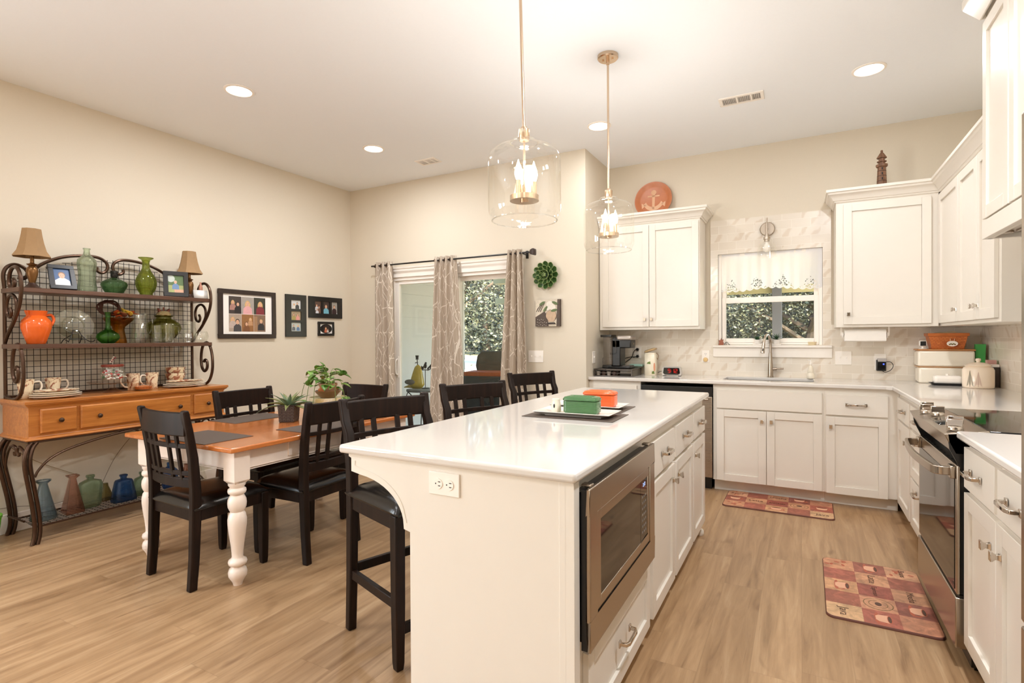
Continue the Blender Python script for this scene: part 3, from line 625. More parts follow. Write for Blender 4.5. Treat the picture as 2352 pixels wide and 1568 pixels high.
# corbels under the overhang (left side of the island = local +y)
def corbel(xa, xb):
    y0, y1 = DI + .012, DI + .270
    pts = [(y0, .905), (y1 + .012, .905), (y1 + .012, .893), (y1, .888), (y1, .842)]
    for k in range(1, 13):
        a = k / 12 * pi / 2; pts.append((y1 - .018 - (y1 - y0 - .045) * sin(a), .835 - .145 * (1 - cos(a))))
    pts += [(y0 + .026, .678), (y0, .672)]
    MB().prism(pts, 'x', xa, xb).build('corbel', CABM, o)
    bead = [(y1 - .018, .880), (y1 - .018, .862)] + [(p[0] - .006, p[1] + .020) for p in pts[6:-3]] + [(y0 + .014, .700)]
    if xa < 0: MB().tube([(xa - .0002, a, b) for a, b in bead], .0022, 6).build('corbel_bead', CABM, o)
corbel(-.012, .032); corbel(1.13, 1.17); corbel(2.26, 2.30)
# outlet on the end panel
def outlet(name, label, loc, rot, w=.07, h=.115, kind='outlet', horiz=False, mat=None):
    q = thing(name, label, kind, loc, 0); q.rotation_euler = rot
    MB().box(-w / 2, w / 2, -.006, 0, -h / 2, h / 2).build('cover_plate', mat or WHITEPL, q, bevel=.002)
    if kind == 'outlet':
        for s in (-1, 1):
            cx, cz = (s * .021, 0) if horiz else (0, s * .021)
            r = MB().prism(circ(cx, cz, .0165, .0165), 'y', -.0085, -.006).build('receptacle', mat or WHITEPL, q)
            sl = MB()
            if horiz: sl.box(cx + .001, cx + .010, -.0088, -.0084, .005, .0075).box(cx + .001, cx + .010, -.0088, -.0084, -.0075, -.005).box(cx - .010, cx - .006, -.0088, -.0084, -.002, .002)
            else: sl.box(cx - .0075, cx - .005, -.0088, -.0084, cz - .001, cz + .009).box(cx + .005, cx + .0075, -.0088, -.0084, cz - .001, cz + .008).box(cx - .002, cx + .002, -.0088, -.0084, cz - .010, cz - .006)
            sl.build('slots', DARKHOLE, r)
    else:
        n = {.07: 1, .12: 2, .16: 3}[w]
        for k in range(n):
            cx = (k - (n - 1) / 2) * .046
            MB().box(cx - .0045, cx + .0045, -.016, -.006, -.004, .012).build('toggle', mat or WHITEPL, q, bevel=.001)
    return q
outlet('wall_outlet', 'white electrical outlet on the island end panel', (-.981, 1.3659, .847), (0, 0, 0), .115, .072, 'outlet', True)
outlet('wall_outlet', 'white wall outlet with a round night light left of the sink', (-.803, YK - T, 1.115), (0, 0, 0))
outlet('wall_outlet', 'white wall outlet behind the plugged-in clock gadget', (.578, YK - T, 1.085), (0, 0, 0), .08, .135)
outlet('light_switch', 'double light switch plate on marble tile right of the window', (.316, YK - T, 1.114), (0, 0, 0), .12, .115, 'light switch')
outlet('light_switch', 'triple light switch plate on the wall right of the curtains', (-2.274, YB, 1.119), (0, 0, 0), .16, .115, 'light switch')
outlet('light_switch', 'single light switch on the side wall by the coffee maker', (XC, 4.89, 1.11), (0, 0, R(90)), .07, .115, 'light switch')
# built-in microwave
o = thing('microwave', 'stainless built-in microwave in the island side', 'microwave', (-.575, 1.413, 0), R(90)); MW = .748
MB().box(0, MW, -.045, -.028, .418, .872).build('trim_backing', BLACK, o)
fr = MB().box(0, MW, -.055, -.043, .802, .876).box(0, MW, -.055, -.043, .414, .500).box(0, .066, -.055, -.043, .500, .802).box(MW - .072, MW, -.055, -.043, .500, .802).box(.02, .05, -.05, -.0205, .876, .884).box(MW - .07, MW - .04, -.05, -.0205, .876, .884).build('trim_kit', STEEL, o, bevel=.003)
MB().box(.02, MW - .02, -.028, -.0, .43, .86).build('housing', BLACK, o)
dr = MB().box(.070, .10, -.052, -.040, .506, .796).box(.545, .672, -.052, -.040, .506, .540).box(.10, .672, -.052, -.040, .765, .796).box(.10, .545, -.052, -.040, .506, .540).box(.650, .672, -.052, -.040, .540, .765).build('door', STEEL, o, bevel=.002)
MB().box(.10, .550, -.050, -.040, .540, .765).build('door_window', BLACKGL, o); MB().box(.553, .650, -.050, -.040, .540, .765).build('keypad', BLACKGL, o)
text_mesh('2:12', .020, 'clock_display', emit('pale blue display', (190, 210, 255), 1.2), o, (.602, -.0506, .745), (R(90), 0, 0))
kp = MB()
for r in range(7):
    for k in range(3): kp.box(.573 + k * .022, .585 + k * .022, -.0505, -.0499, .565 + r * .022, .573 + r * .022)
kp.build('key_marks', paint('grey print', (120, 116, 112), .5), o)
# ------------------------------------------------------------------ dining table
o = thing('dining_table', 'dining table with orange wood top and white turned legs', 'table', (-3.05, 2.435, 0))
MB().box(-.507, .507, -.735, .735, .720, .746).build('tabletop', CHERRY, o, bevel=.006)
ap = MB().box(-.43, .43, -.645, -.62, .605, .720).box(-.43, .43, .62, .645, .605, .720).box(-.425, -.40, -.62, .62, .605, .720).box(.40, .425, -.62, .62, .605, .720)
for zz in (.602, .612): ap.box(-.43, .43, -.650, -.645, zz - .003, zz + .002).box(.425, .430, -.62, .62, zz - .003, zz + .002)
ap.build('apron', LEGWHITE, o, bevel=.002)
for sx in (1, -1):
    dm = MB(); dm.box(*sorted((sx * .425, sx * .434)), -.33, .33, .625, .712).build('drawer_front', LEGWHITE, o, bevel=.002)
prof = [(.0, 0), (.022, 0), (.026, .015), (.034, .030), (.045, .048), (.047, .068), (.042, .086), (.033, .096), (.030, .102), (.044, .110), (.047, .122), (.044, .134), (.032, .142), (.028, .150), (.029, .175), (.033, .215), (.041, .270), (.0465, .320), (.047, .350), (.041, .378), (.033, .390), (.038, .398), (.045, .415), (.047, .435), (.045, .455), (.037, .472), (.032, .480), (.043, .488), (.046, .498), (.044, .510), (.034, .517), (.038, .524), (.043, .532), (.043, .545)]
for sx in (-1, 1):
    for sy in (-1, 1):
        lg = MB().lathe(prof, (sx * .412, sy * .640, 0), 26).box(sx * .412 - .045, sx * .412 + .045, sy * .640 - .045, sy * .640 + .045, .556, .720)
        lg.loft([[(sx * .412 + a * q, sy * .640 + b * q, z) for a, b in ((-1, -1), (1, -1), (1, 1), (-1, 1))] for q, z in ((.030, .538), (.045, .557))])
        lg.build('leg', LEGWHITE, o, sharp=50)

# ------------------------------------------------------------------ chairs and stools (seat faces +y)
def make_chair(name, label, cat, group, H, seat, kind):
    t = thing(name, label, cat, (0, 0, 0), 0, group); hw = .2025; st = seat - .055
    tops = []
    for s in (-1, 1):
        x = s * hw; sec = []
        for z, y, b in ((0, -.205, .040), (seat * .35, -.192, .044), (seat * .85, -.183, .050), (seat + .05, -.183, .048), (seat + .22, -.197, .042), (H - .10, -.222, .036), (H - .012, -.240, .032), (H, -.240, .024)):
            f = max(0, (z - seat) / (H - seat)); sec.append((x + s * .014 * f, y, z, .038, b))
        MB().post(sec).build('rear_leg', ESPRESSO, t, bevel=.006)
        MB().post([(s * hw, .205, 0, .030, .032), (s * hw, .205, .03, .036, .038), (s * hw, .205, seat * .4, .043, .043), (s * hw, .205, st, .045, .045)]).build('front_leg', ESPRESSO, t, bevel=.004)
    MB().box(-hw + .018, hw - .018, .190, .212, st - .062, st).box(-hw - .012, -hw + .012, -.17, .19, st - .062, st).box(hw - .012, hw + .012, -.17, .19, st - .062, st).box(-hw + .018, hw - .018, -.192, -.172, st - .062, st).build('seat_frame', ESPRESSO, t, bevel=.003)
    q = MB(); n = 12                                             # upholstered cushion, domed
    def cush(u, v):
        return max(0, 1 - abs(u) ** 5) * max(0, 1 - abs(v) ** 5)
    vs = []; fs = []
    for j in range(n + 1):
        for i in range(n + 1):
            u, v = -1 + 2 * i / n, -1 + 2 * j / n
            vs.append((u * (.222 + .004 * (1 - v)), v * .222 + .018, st + .010 + .045 * cush(u, v) ** .45))
    for j in range(n):
        for i in range(n): a = j * (n + 1) + i; fs.append((a, a + 1, a + n + 2, a + n + 1))
    q.add(vs, fs); rim = [i for i in range(n + 1)] + [(k + 1) * (n + 1) + n for k in range(n)] + [n * (n + 1) + n - 1 - i for i in range(n)] + [(n - 1 - k) * (n + 1) for k in range(n - 1)]
    b = len(q.v); q.v += [(q.v[i][0] * .985, (q.v[i][1] - .018) * .985 + .018, st) for i in rim]
    L = len(rim)
    for i in range(L): q.f.append((rim[i], rim[(i + 1) % L], b + (i + 1) % L, b + i)); q.m.append(0)
    q.f.append(tuple(b + i for i in range(L))); q.m.append(0)
    q.build('seat_cushion', LEATHER, t, sharp=70)
    def arc(z, yb, half, nn=8, bow=.030): return [(half * (-1 + 2 * i / nn), yb - bow * (1 - (-1 + 2 * i / nn) ** 2), z) for i in range(nn + 1)]
    yb = lambda z: -.183 - .057 * max(0, (z - seat - .04) / (H - seat - .04)) ** 1.1
    ht = .122 if kind == 'dining' else .095
    MB().ribbon(arc(H - .012 - ht / 2, yb(H - .07), .212), .024, ht).build('top_rail', ESPRESSO, t, bevel=.006)
    z0 = seat + .085; z1 = H - .012 - ht
    MB().ribbon(arc(z0, yb(z0), .195), .022, .052).build('lower_rail', ESPRESSO, t, bevel=.004)
    for f in ((.22, .80) if kind == 'dining' else (.36, .85)):
        z = z0 + (z1 - z0) * (1 - f); MB().ribbon(arc(z, yb(z), .200), .016, .024).build('cross_rail', ESPRESSO, t, bevel=.003)
    for x in (-.128, -.062, .062, .128):
        sec = []
        for k in range(5):
            z = z0 + (z1 - z0 + .01) * k / 4; sec.append((x * (1 + .02 * k / 4), yb(z) - .030 * (1 - (x / .2) ** 2), z, .024, .014))
        MB().post(sec).build('slat', ESPRESSO, t, bevel=.002)
    if kind == 'stool':
        for s in (-1, 1): MB().box(s * hw - .011, s * hw + .011, -.175, .187, .235, .275).build('side_stretcher', ESPRESSO, t, bevel=.003)
        MB().box(-hw + .018, hw - .018, .194, .216, .135, .175).build('foot_rail', ESPRESSO, t, bevel=.003)
        MB().box(-hw + .018, hw - .018, -.203, -.181, .255, .295).build('rear_stretcher', ESPRESSO, t, bevel=.003)
    return t
G = 'dark lattice-back dining chairs'
ch = make_chair('dining_chair', 'dark lattice-back dining chair at the table end nearest the camera', 'chair', G, .94, .47, 'dining')
ch.location = (-2.972, 1.845, 0); ch.rotation_euler.z = R(-2)
dup(ch, (-2.722, 2.335, 0), R(90 + 2), 'dark lattice-back dining chair on the island side of the table')
dup(ch, (-3.40, 2.535, 0), R(-90), 'dark lattice-back dining chair between table and iron hutch')
dup(ch, (-3.120, 3.015, 0), R(180), 'dark lattice-back dining chair at the table end by the sliding door')
G = 'dark lattice-back counter stools at the island'
stl = make_chair('counter_stool', 'dark counter stool nearest the camera, seat in full view', 'stool', G, 1.03, .665, 'stool')
def place_stool(o, pn, th, lab):
    a = R(th); r = Vector((sin(a), cos(a), 0)); f = Vector((cos(a), -sin(a), 0))
    c = Vector(pn) + r * .222 + f * .222
    o.location = (c.x, c.y, 0); o.rotation_euler.z = -R(90) - a
    if lab: o['label'] = lab
place_stool(stl, (-1.805, 1.745, 0), 19, None)
q = dup(stl); place_stool(q, (-1.875, 2.600, 0), 26, 'dark counter stool in the middle of the three at the island')
q = dup(stl); place_stool(q, (-1.985, 3.640, 0), 25, 'dark counter stool furthest from the camera at the island')

# placemats and table plants
PMAT = paint('dark brown woven placemat', (84, 70, 60), .6, var=.12, bump=.3, scale=400)
def placemat(x0, x1, y0, y1, z, label, group, rz=0):
    return tag(MB().box(-(x1 - x0) / 2, (x1 - x0) / 2, -(y1 - y0) / 2, (y1 - y0) / 2, 0, .0025).build('placemat', PMAT, loc=((x0 + x1) / 2, (y0 + y1) / 2, z), rotz=rz), label, 'placemat', group)
g = 'brown placemats on the dining table'
placemat(-3.19, -2.765, 1.70, 1.985, .7465, 'dark brown placemat at the near end of the dining table', g)
placemat(-3.555, -3.265, 2.22, 2.65, .7465, 'dark brown placemat on the hutch side of the dining table', g)
placemat(-2.83, -2.545, 2.185, 2.62, .7465, 'dark brown placemat on the island side of the dining table', g)
g = 'brown placemats on the island'
placemat(-1.15, -.715, 2.215, 2.475, CT1 + .0005, 'dark brown placemat under the green butter dish tray', g, R(1)); placemat(-1.175, -.765, 2.490, 2.775, CT1 + .0005, 'dark brown placemat under the orange butter dish tray', g, R(1))

AGAVE = paint('agave grey green', (104, 124, 92), .45, var=.25, scale=40); AGAVE2 = paint('agave olive', (116, 122, 66), .45, var=.2, scale=30)
def leafblade(m, base, ang, tilt, L, w, droop, mi=0, fold=.35, n=7):
    d = Vector((cos(ang), sin(ang), 0)); sd = Vector((-sin(ang), cos(ang), 0)); p = Vector(base); t = tilt; rows = []
    for k in range(n + 1):
        u = k / n; ww = w * (sin(pi * min(1, .25 + .75 * u)) ** .7 if u < 1 else 0) * (1 - u ** 4); dirv = d * cos(t) + Vector((0, 0, 1)) * sin(t); nv = Vector((0, 0, 1)) * cos(t) - d * sin(t)
        rows.append((p + sd * ww / 2 + nv * ww * fold, p.copy(), p - sd * ww / 2 + nv * ww * fold)); p = p + dirv * L / n; t -= droop / n
    vs = [q for r in rows for q in r]; fs = []
    for k in range(n): a = 3 * k; fs += [(a, a + 1, a + 4, a + 3), (a + 1, a + 2, a + 5, a + 4)]
    m.add(vs, fs, mi)
def pottable(): pass
o = thing('agave_plant', 'spiky agave in a square dark woven pot on the dining table', 'potted plant', (-3.045, 2.455, .7465), R(30))
MB().loft([[(a * w, b * w, z) for a, b in ((-1, -1), (1, -1), (1, 1), (-1, 1))] for w, z in ((.048, 0), (.056, .115), (.048, .115), (.046, .095))]).build('pot', paint('dark carved pot', (54, 42, 36), .5, var=.2, scale=80), o, bevel=.002)
m = MB()
for s in range(4):
    for i in range(4):
        for k in range(5):
            a = -.040 + i * .0265; zz = .014 + k * .020; r = .0487 + zz * .0713
            c, sn = cos(s * pi / 2), sin(s * pi / 2); pp = []
            for dx, dz in ((-.008, -.0065), (.008, -.0065), (.008, .0065), (-.008, .0065)): pp.append(dx); pp.append(dz)
            for dx0, dx1, dz0, dz1 in ((-.008, .008, .005, .0065), (-.008, .008, -.0065, -.005), (-.008, -.0065, -.005, .005), (.0065, .008, -.005, .005)):
                m.add([((a + x) * c - r * sn * -1 * -1, (a + x) * sn + r * c * -1 * -1, zz + z) for x, z in ((dx0, dz0), (dx1, dz0), (dx1, dz1), (dx0, dz1))], [(0, 1, 2, 3)])
m.build('pot_relief', paint('taupe relief', (120, 100, 86), .5), o, solid=.0012)
m = MB(); rnd = random.Random(3)
for k in range(19):
    ang = k * 2.399 + .4; tl = R(70 - k * 3.6); leafblade(m, (.012 * cos(ang), .012 * sin(ang), .098), ang, tl, .12 + .0045 * k, .026 + .0005 * k, R(26 + k), k % 3 == 0, fold=.3)
m.build('leaves', [AGAVE, AGAVE2], o, normals=False, solid=.0012)
def heartleaf(m, p, d, size, droop=.5, mi=0):
    d = Vector(d).normalized(); sd = d.cross(Vector((0, 0, 1)))
    sd = sd.normalized() if sd.length > .1 else Vector((1, 0, 0)); nv = sd.cross(d)
    prof = [(0, 0), (-.10, .18), (.02, .36), (.25, .44), (.50, .38), (.75, .22), (1.0, 0)]
    P = lambda u, w: Vector(p) + d * u * size + sd * w * size + nv * (abs(w) * .35 - droop * u * u * .45) * size
    cen = [P(u, 0) for u, _ in prof]; vs = cen + [P(u, w) for u, w in prof] + [P(u, -w) for u, w in prof]; n = len(prof); fs = []
    for k in range(n - 1): fs += [(k, k + 1, n + k + 1, n + k), (k + 1, k, 2 * n + k, 2 * n + k + 1)]
    m.add(vs, fs, mi)
def vineplant(parent, c, stems, seed, size=.06, mats=None):
    rnd = random.Random(seed); lm, sm = MB(), MB()
    for ang, reach, rise, fall in stems:
        d = Vector((cos(ang), sin(ang), 0)); P = [Vector(c), Vector(c) + d * reach * .35 + Vector((0, 0, rise)), Vector(c) + d * reach * .8 + Vector((0, 0, rise * .7)), Vector(c) + d * reach + Vector((0, 0, rise - fall))]
        pts = spline(P, 5); sm.tube(pts, .0022, 5)
        for k in range(3, len(pts), 4 if len(pts) > 10 else 2):
            dv = d * .6 + Vector((rnd.uniform(-1, 1), rnd.uniform(-1, 1), rnd.uniform(-.3, .7))); heartleaf(lm, pts[k], dv, size * rnd.uniform(.75, 1.2), rnd.uniform(.2, .8), rnd.randrange(2))
        heartleaf(lm, pts[-1], d + Vector((0, 0, -.3)), size * 1.1, .5)
    lm.build('leaves', mats or [LEAF, paint('light leaf green', (122, 160, 70), .35, var=.15)], parent, normals=False, solid=.0008); sm.build('stems', paint('green stem', (110, 130, 60), .5), parent)
o = thing('glass_bowl', 'cream marbled bowl under the trailing plant on the dining table', 'bowl', (-3.03, 2.78, .7465))
MB().lathe([(0, 0), (.055, 0), (.06, .006), (.10, .05), (.128, .10), (.13, .135), (.126, .135), (.122, .102), (.09, .05), (0, .012)], seg=40).build('bowl', mat_floral('marbled cream', (232, 222, 190), (214, 196, 140), (240, 234, 214), 9, .42), o)
MB().lathe([(0, .125), (.124, .125)], seg=32).build('moss', paint('pale moss', (206, 200, 160), .9, var=.2, scale=50), o)
o = thing('trailing_plant', 'leafy trailing plant in a stacked terracotta pot and brown bowl', 'potted plant', (-3.03, 2.78, .8755))
BROWNP = paint('brown glazed pot', (134, 96, 60), .22, var=.1); TERRA = paint('tan terracotta pot', (176, 132, 98), .5, var=.08)
MB().lathe([(0, 0), (.050, 0), (.062, .012), (.088, .042), (.092, .050), (.088, .052), (.06, .02), (0, .016)], seg=32).build('saucer_bowl', BROWNP, o)
MB().lathe([(0, .018), (.048, .018), (.060, .085), (.066, .088), (.066, .104), (.060, .104), (.056, .090), (0, .088)], seg=32).build('pot', TERRA, o)
m = MB()
for k in range(7): m.ell((-.03 + k * .009, -.060, .062 - abs(k - 3) * .003), .0035, .003, .022 - abs(k - 3) * .002)
m.build('shell_ornament', paint('orange shell', (206, 120, 62), .5), o)
vineplant(o, (0, 0, .095), [(.65, .11, .09, .02), (.1, .15, .03, .12), (1.5, .12, .11, .02), (2.6, .13, .10, .05), (2.1, .18, .04, .08), (3.6, .20, .03, .12), (3.3, .14, .11, .02), (4.1, .15, .03, .15), (4.8, .15, .03, .17), (5.4, .11, .08, .08), (3.0, .10, .14, .01), (5.9, .15, .02, .15), (4.5, .10, .12, .05)], 5, .058)

# ------------------------------------------------------------------ island top things
o = thing('serving_tray', 'white rectangular tray under the green butter dish', 'tray', (-.925, 2.345, CT1 + .003), R(1), 'white rectangular trays on the island')
def tray(o, w, d):
    MB().loft([[(a * x, b * y, z) for a, b in ((-1, -1), (1, -1), (1, 1), (-1, 1))] for x, y, z in ((w / 2 - .05, d / 2 - .035, 0), (w / 2 - .045, d / 2 - .03, .006), (w / 2, d / 2, .019), (w / 2, d / 2, .0225), (w / 2 - .05, d / 2 - .035, .0105))]).build('tray', CERW, o, bevel=.003)
tray(o, .37, .19)
dup(o, (-.965, 2.62, CT1 + .003), R(1), 'white rectangular tray under the orange butter dish')
def butter_box(name, label, loc, rz, mat):
    o = thing(name, label, 'butter dish', loc, rz, 'ribbed ceramic butter dishes')
    W, D = .081, .046
    body = MB()
    def rr(w, d, r, z, n=4):
        P = []
        for cx, cy, a0 in ((w - r, d - r, 0), (-w + r, d - r, 90), (-w + r, -d + r, 180), (w - r, -d + r, 270)):
            for k in range(n + 1): a = R(a0 + 90 * k / n); P.append((cx + r * cos(a), cy + r * sin(a), z))
        return P
    secs = [rr(W - .008, D - .006, .014, 0), rr(W - .004, D - .003, .016, .006)]
    for k in range(7):
        z = .010 + k * .0072; secs += [rr(W, D, .018, z), rr(W, D, .018, z + .0036), rr(W - .0005, D - .0005, .017, z + .0046), rr(W - .0005, D - .0005, .017, z + .0064)]
    body.loft(secs).build('dish', mat, o, sharp=50)
    MB().loft([rr(W - .001, D - .001, .018, .0615), rr(W + .002, D + .002, .018, .063), rr(W + .002, D + .002, .018, .069), rr(W - .004, D - .004, .018, .078), rr(W - .020, D - .018, .014, .0815), rr(W - .024, D - .021, .012, .0780), rr(W - .03, D - .03, .01, .0775)]).build('lid', mat, o, sharp=50)
    return o
butter_box('butter_dish', 'green ribbed ceramic butter dish with lid on the front tray', (-.895, 2.335, CT1 + .0145), R(2), paint('green glaze', (72, 112, 70), .12, var=.06))
butter_box('butter_dish', 'orange ceramic butter dish with lid on the rear tray', (-.905, 2.62, CT1 + .0145), R(2), paint('orange glaze', (222, 96, 48), .12, var=.05))
o = thing('salt_shaker', 'small white ceramic shaker on the tray beside the green dish', 'shaker', (-1.027, 2.335, CT1 + .0145))
MB().lathe([(0, 0), (.021, 0), (.024, .006), (.024, .020), (.021, .045), (.0185, .056), (.0195, .060), (.016, .063), (0, .063)], seg=24).build('body', paint('ivory ceramic', (236, 224, 206), .25), o)
MB().prism(circ(.0, .030, .004, .010), 'y', -.0242, -.0225).build('handle_mark', DARKHOLE, o)

# floor mats
def kitchen_mat(label, loc, rz, cup_seed):
    o = thing('kitchen_mat', label, 'floor mat', loc, rz, 'coffee patterned kitchen mats')
    L, Wd = .375, .222; rr_ = .035
    out = []
    for cx, cy, a0 in ((L - rr_, Wd - rr_, 0), (-L + rr_, Wd - rr_, 90), (-L + rr_, -Wd + rr_, 180), (L - rr_, -Wd + rr_, 270)):
        for k in range(7): a = R(a0 + 15 * k); out.append((cx + rr_ * cos(a), cy + rr_ * sin(a)))
    b = MB(); n = len(out)
    b.loft([[(x, y, z) for x, y in [(p[0] * q, p[1] * q) for p in out]] for q, z in ((1, 0), (1, .006), (.992, .010))])
    b.build('mat_body', paint('mat brown edge', (104, 62, 50), .6), o)
    cols = [(196, 142, 104), (132, 70, 58), (204, 160, 122), (150, 74, 60), (196, 148, 110), (142, 76, 62), (204, 160, 112), (134, 62, 54), (186, 140, 104), (140, 74, 58), (192, 138, 104), (122, 66, 58), (206, 176, 128), (160, 82, 68), (190, 132, 100)]
    cols = [tuple(int(v * .68 + q * .32) for v, q in zip(c, (176, 118, 94))) for c in cols]; mats = []
    for k, c in enumerate(cols):
        nm = 'mat print %d' % k
        if nm in MAT: mats.append(MAT[nm]); continue
        t = NT(nm); nz = t.noise(t.obj(), 16, 5, .65, .8); t.bsdf(t.ramp(nz, [(.3, srgb(*[v * .82 for v in c])), (.5, srgb(*c)), (.72, srgb(*[min(255, v * 1.14 + 8) for v in c]))]), .42); MAT[nm] = t.m; mats.append(t.m)
    extra = [paint('mat cup cream', (226, 172, 140), .45), paint('mat cup rust', (178, 92, 66), .45), paint('mat ink', (84, 56, 44), .5), paint('mat olive', (120, 98, 60), .5)]
    z = .0102; pr = MB()
    def clip(poly):                      # clip a cell to the rounded outline (convex): Sutherland-Hodgman
        P = poly
        for i in range(n):
            a, c = out[i], out[(i + 1) % n]; res = []
            ins = lambda p: (c[0] - a[0]) * (p[1] - a[1]) - (c[1] - a[1]) * (p[0] - a[0]) >= -1e-9
            for j in range(len(P)):
                p, q = P[j], P[(j + 1) % len(P)]
                if ins(p): res.append(p)
                if ins(p) != ins(q):
                    d1 = (c[0] - a[0]) * (p[1] - a[1]) - (c[1] - a[1]) * (p[0] - a[0]); d2 = (c[0] - a[0]) * (q[1] - a[1]) - (c[1] - a[1]) * (q[0] - a[0]); t_ = d1 / (d1 - d2); res.append((p[0] + (q[0] - p[0]) * t_, p[1] + (q[1] - p[1]) * t_))
            P = res
            if len(P) < 3: return []
        return P
    sc = .985
    for i in range(5):
        for j in range(3):
            x0, x1, y0, y1 = -L + i * .15, -L + (i + 1) * .15, -Wd + j * .148, -Wd + (j + 1) * .148
            P = clip([(x0, y0), (x1, y0), (x1, y1), (x0, y1)])
            pr.poly([(p[0] * sc, p[1] * sc, z) for p in P], (i * 3 + j) % 15)
    def blob(cx, cy, rx, ry, m, dz=.0003, rot=0): pr.poly([(cx + (x * cos(rot) - y * sin(rot)), cy + (x * sin(rot) + y * cos(rot)), z + dz) for x, y in circ(0, 0, rx, ry, 18)], m)
    for (i, j) in ((0, 1), (2, 0), (3, 2), (4, 1)):
        cx, cy = -L + (i + .5) * .15, -Wd + (j + .5) * .148
        blob(cx + .034, cy - .004, .022, .024, 16, .0002); blob(cx + .034, cy - .004, .013, .015, (i * 3 + j) % 15, .0004); blob(cx, cy - .018, .058, .010, 16, .0005); pr.poly([(cx + a, cy + b, z + .0006) for a, b in ((-.040, .030), (.036, .030), (.030, -.012), (.016, -.024), (-.020, -.024), (-.034, -.012))], 15); blob(cx - .002, cy + .030, .038, .010, 16, .0008); blob(cx - .002, cy + .030, .032, .007, 17, .0010)
    rn = random.Random(cup_seed)
    for (i, j) in ((0, 0), (0, 2)):
        for k in range(6): blob(-L + i * .15 + rn.uniform(.03, .12), -Wd + j * .148 + rn.uniform(.02, .12), .014, .008, 16, .0003 + k * .00008, rn.uniform(0, 3))
    cx, cy = -L + 3.5 * .15, -Wd + 1.5 * .148
    blob(cx, cy, .062, .062, 18, .0003); blob(cx, cy, .058, .058, 8, .0005); blob(cx, cy, .040, .040, 18, .0007); blob(cx, cy, .037, .037, 8, .0009); blob(cx, cy, .020, .014, 17, .0011)
    pr.build('printed_top', mats + extra, o, normals=False)
    ink = extra[2]
    for wd, i, j, sz in (('Latte', 1, 1, .05), ('Mocha', 2, 2, .045), ('Java', 4, 0, .055), ('Beans', 0, 2, .04), ('Espresso', 2, 1, .032)):
        text_mesh(wd, sz, 'printed_word', ink, o, (-L + (i + .5) * .15, -Wd + (j + .5) * .148, z + .0006), (0, 0, 0), .0002)
    return o
kitchen_mat('coffee patterned kitchen mat in front of the range', (.325, 3.24, 0), R(-90.5), 1)
kitchen_mat('coffee patterned kitchen mat tucked along the sink cabinet', (-.165, 4.60, 0), R(-.5), 2)
# ------------------------------------------------------------------ hutch (baker's rack): oak drawer box on iron base with wire shelves
HY0, HY1 = 1.483, 2.832; HX0, HX1 = -4.685, -4.265
hutch = o = thing('bakers_rack', 'iron and oak hutch with wire back, drawers and scrollwork', 'hutch', (0, 0, 0))
bx = MB().box(HX0 + .015, HX1 - .025, HY0 + .025, HY1 - .025, .680, .880)
bx.build('drawer_case', OAKM, o, bevel=.002)
MB().loft([[(x, y, z) for x, y in ((HX0, HY0 + .025 - e), (HX1 - .025 + e, HY0 + .025 - e), (HX1 - .025 + e, HY1 - .025 + e), (HX0, HY1 - .025 + e))] for e, z in ((.0, .872), (.006, .882), (.016, .888), (.020, .896), (.025, .898), (.025, .914), (.022, .917))]).build('top', OAKM, o, sharp=25)
MB().loft([[(x, y, z) for x, y in ((HX0, HY0 + .025 - e), (HX1 - .025 + e, HY0 + .025 - e), (HX1 - .025 + e, HY1 - .025 + e), (HX0, HY1 - .025 + e))] for e, z in ((.014, .664), (.018, .670), (.014, .678), (.002, .684), (0, .69))]).build('base_molding', OAKM, o, sharp=25)
HF = HX1 - .025
for (a, b, kn) in ((1.565, 1.763, (1.667,)), (1.782, 2.524, (1.886, 2.428)), (2.550, 2.770, (2.654,))):
    dr = MB().loft([[(x, y, z) for y, z in ((a + e, .705 + e), (b - e, .705 + e), (b - e, .862 - e), (a + e, .862 - e))] for x, e in ((HF, 0), (HF + .010, 0), (HF + .018, .008))]).build('drawer', OAKM, o, bevel=.0015)
    for y in kn:
        MB().lathe([(.006, 0), (.006, .012), (.012, .014), (.0155, .020), (.014, .026), (.006, .030), (0, .030)], (HF + .018, y, .782), 16, axis='x').build('knob', IRON, dr)
m = MB()     # top ring of the base
for (x, y0, y1) in ((HX1 - .03, HY0 + .03, HY1 - .03), (HX0 + .02, HY0 + .03, HY1 - .03)): m.tube([(x, y0, .655), (x, y1, .655)], .008)
for y in (HY0 + .03, HY1 - .03): m.tube([(HX0 + .02, y, .655), (HX1 - .03, y, .655)], .008)
m.build('base_frame', IRON, o)
for sx, x0 in ((1, HX1 - .03), (-1, HX0 + .02)):
    for sy, y0 in ((-1, HY0 + .03), (1, HY1 - .03)):
        m = MB(); back = .25 if sx < 0 else 1
        for off in (0, .027):
            pts = []
            for z, dy, dx in ((.650, -.012, .0), (.628, .006, .004), (.59, .022, .012), (.545, .030, .018), (.48, .026, .016), (.36, .006, .006), (.24, -.014, -.004), (.12, -.026, -.008), (.05, -.022, -.004), (.0, -.008, .004)):
                pts.append((x0 + sx * dx * back, y0 + sy * (dy - off), z))
            m.tube(spline(pts, 5), .0125, 10)
        m.build('leg', IRON, o)
YC = (HY0 + HY1) / 2
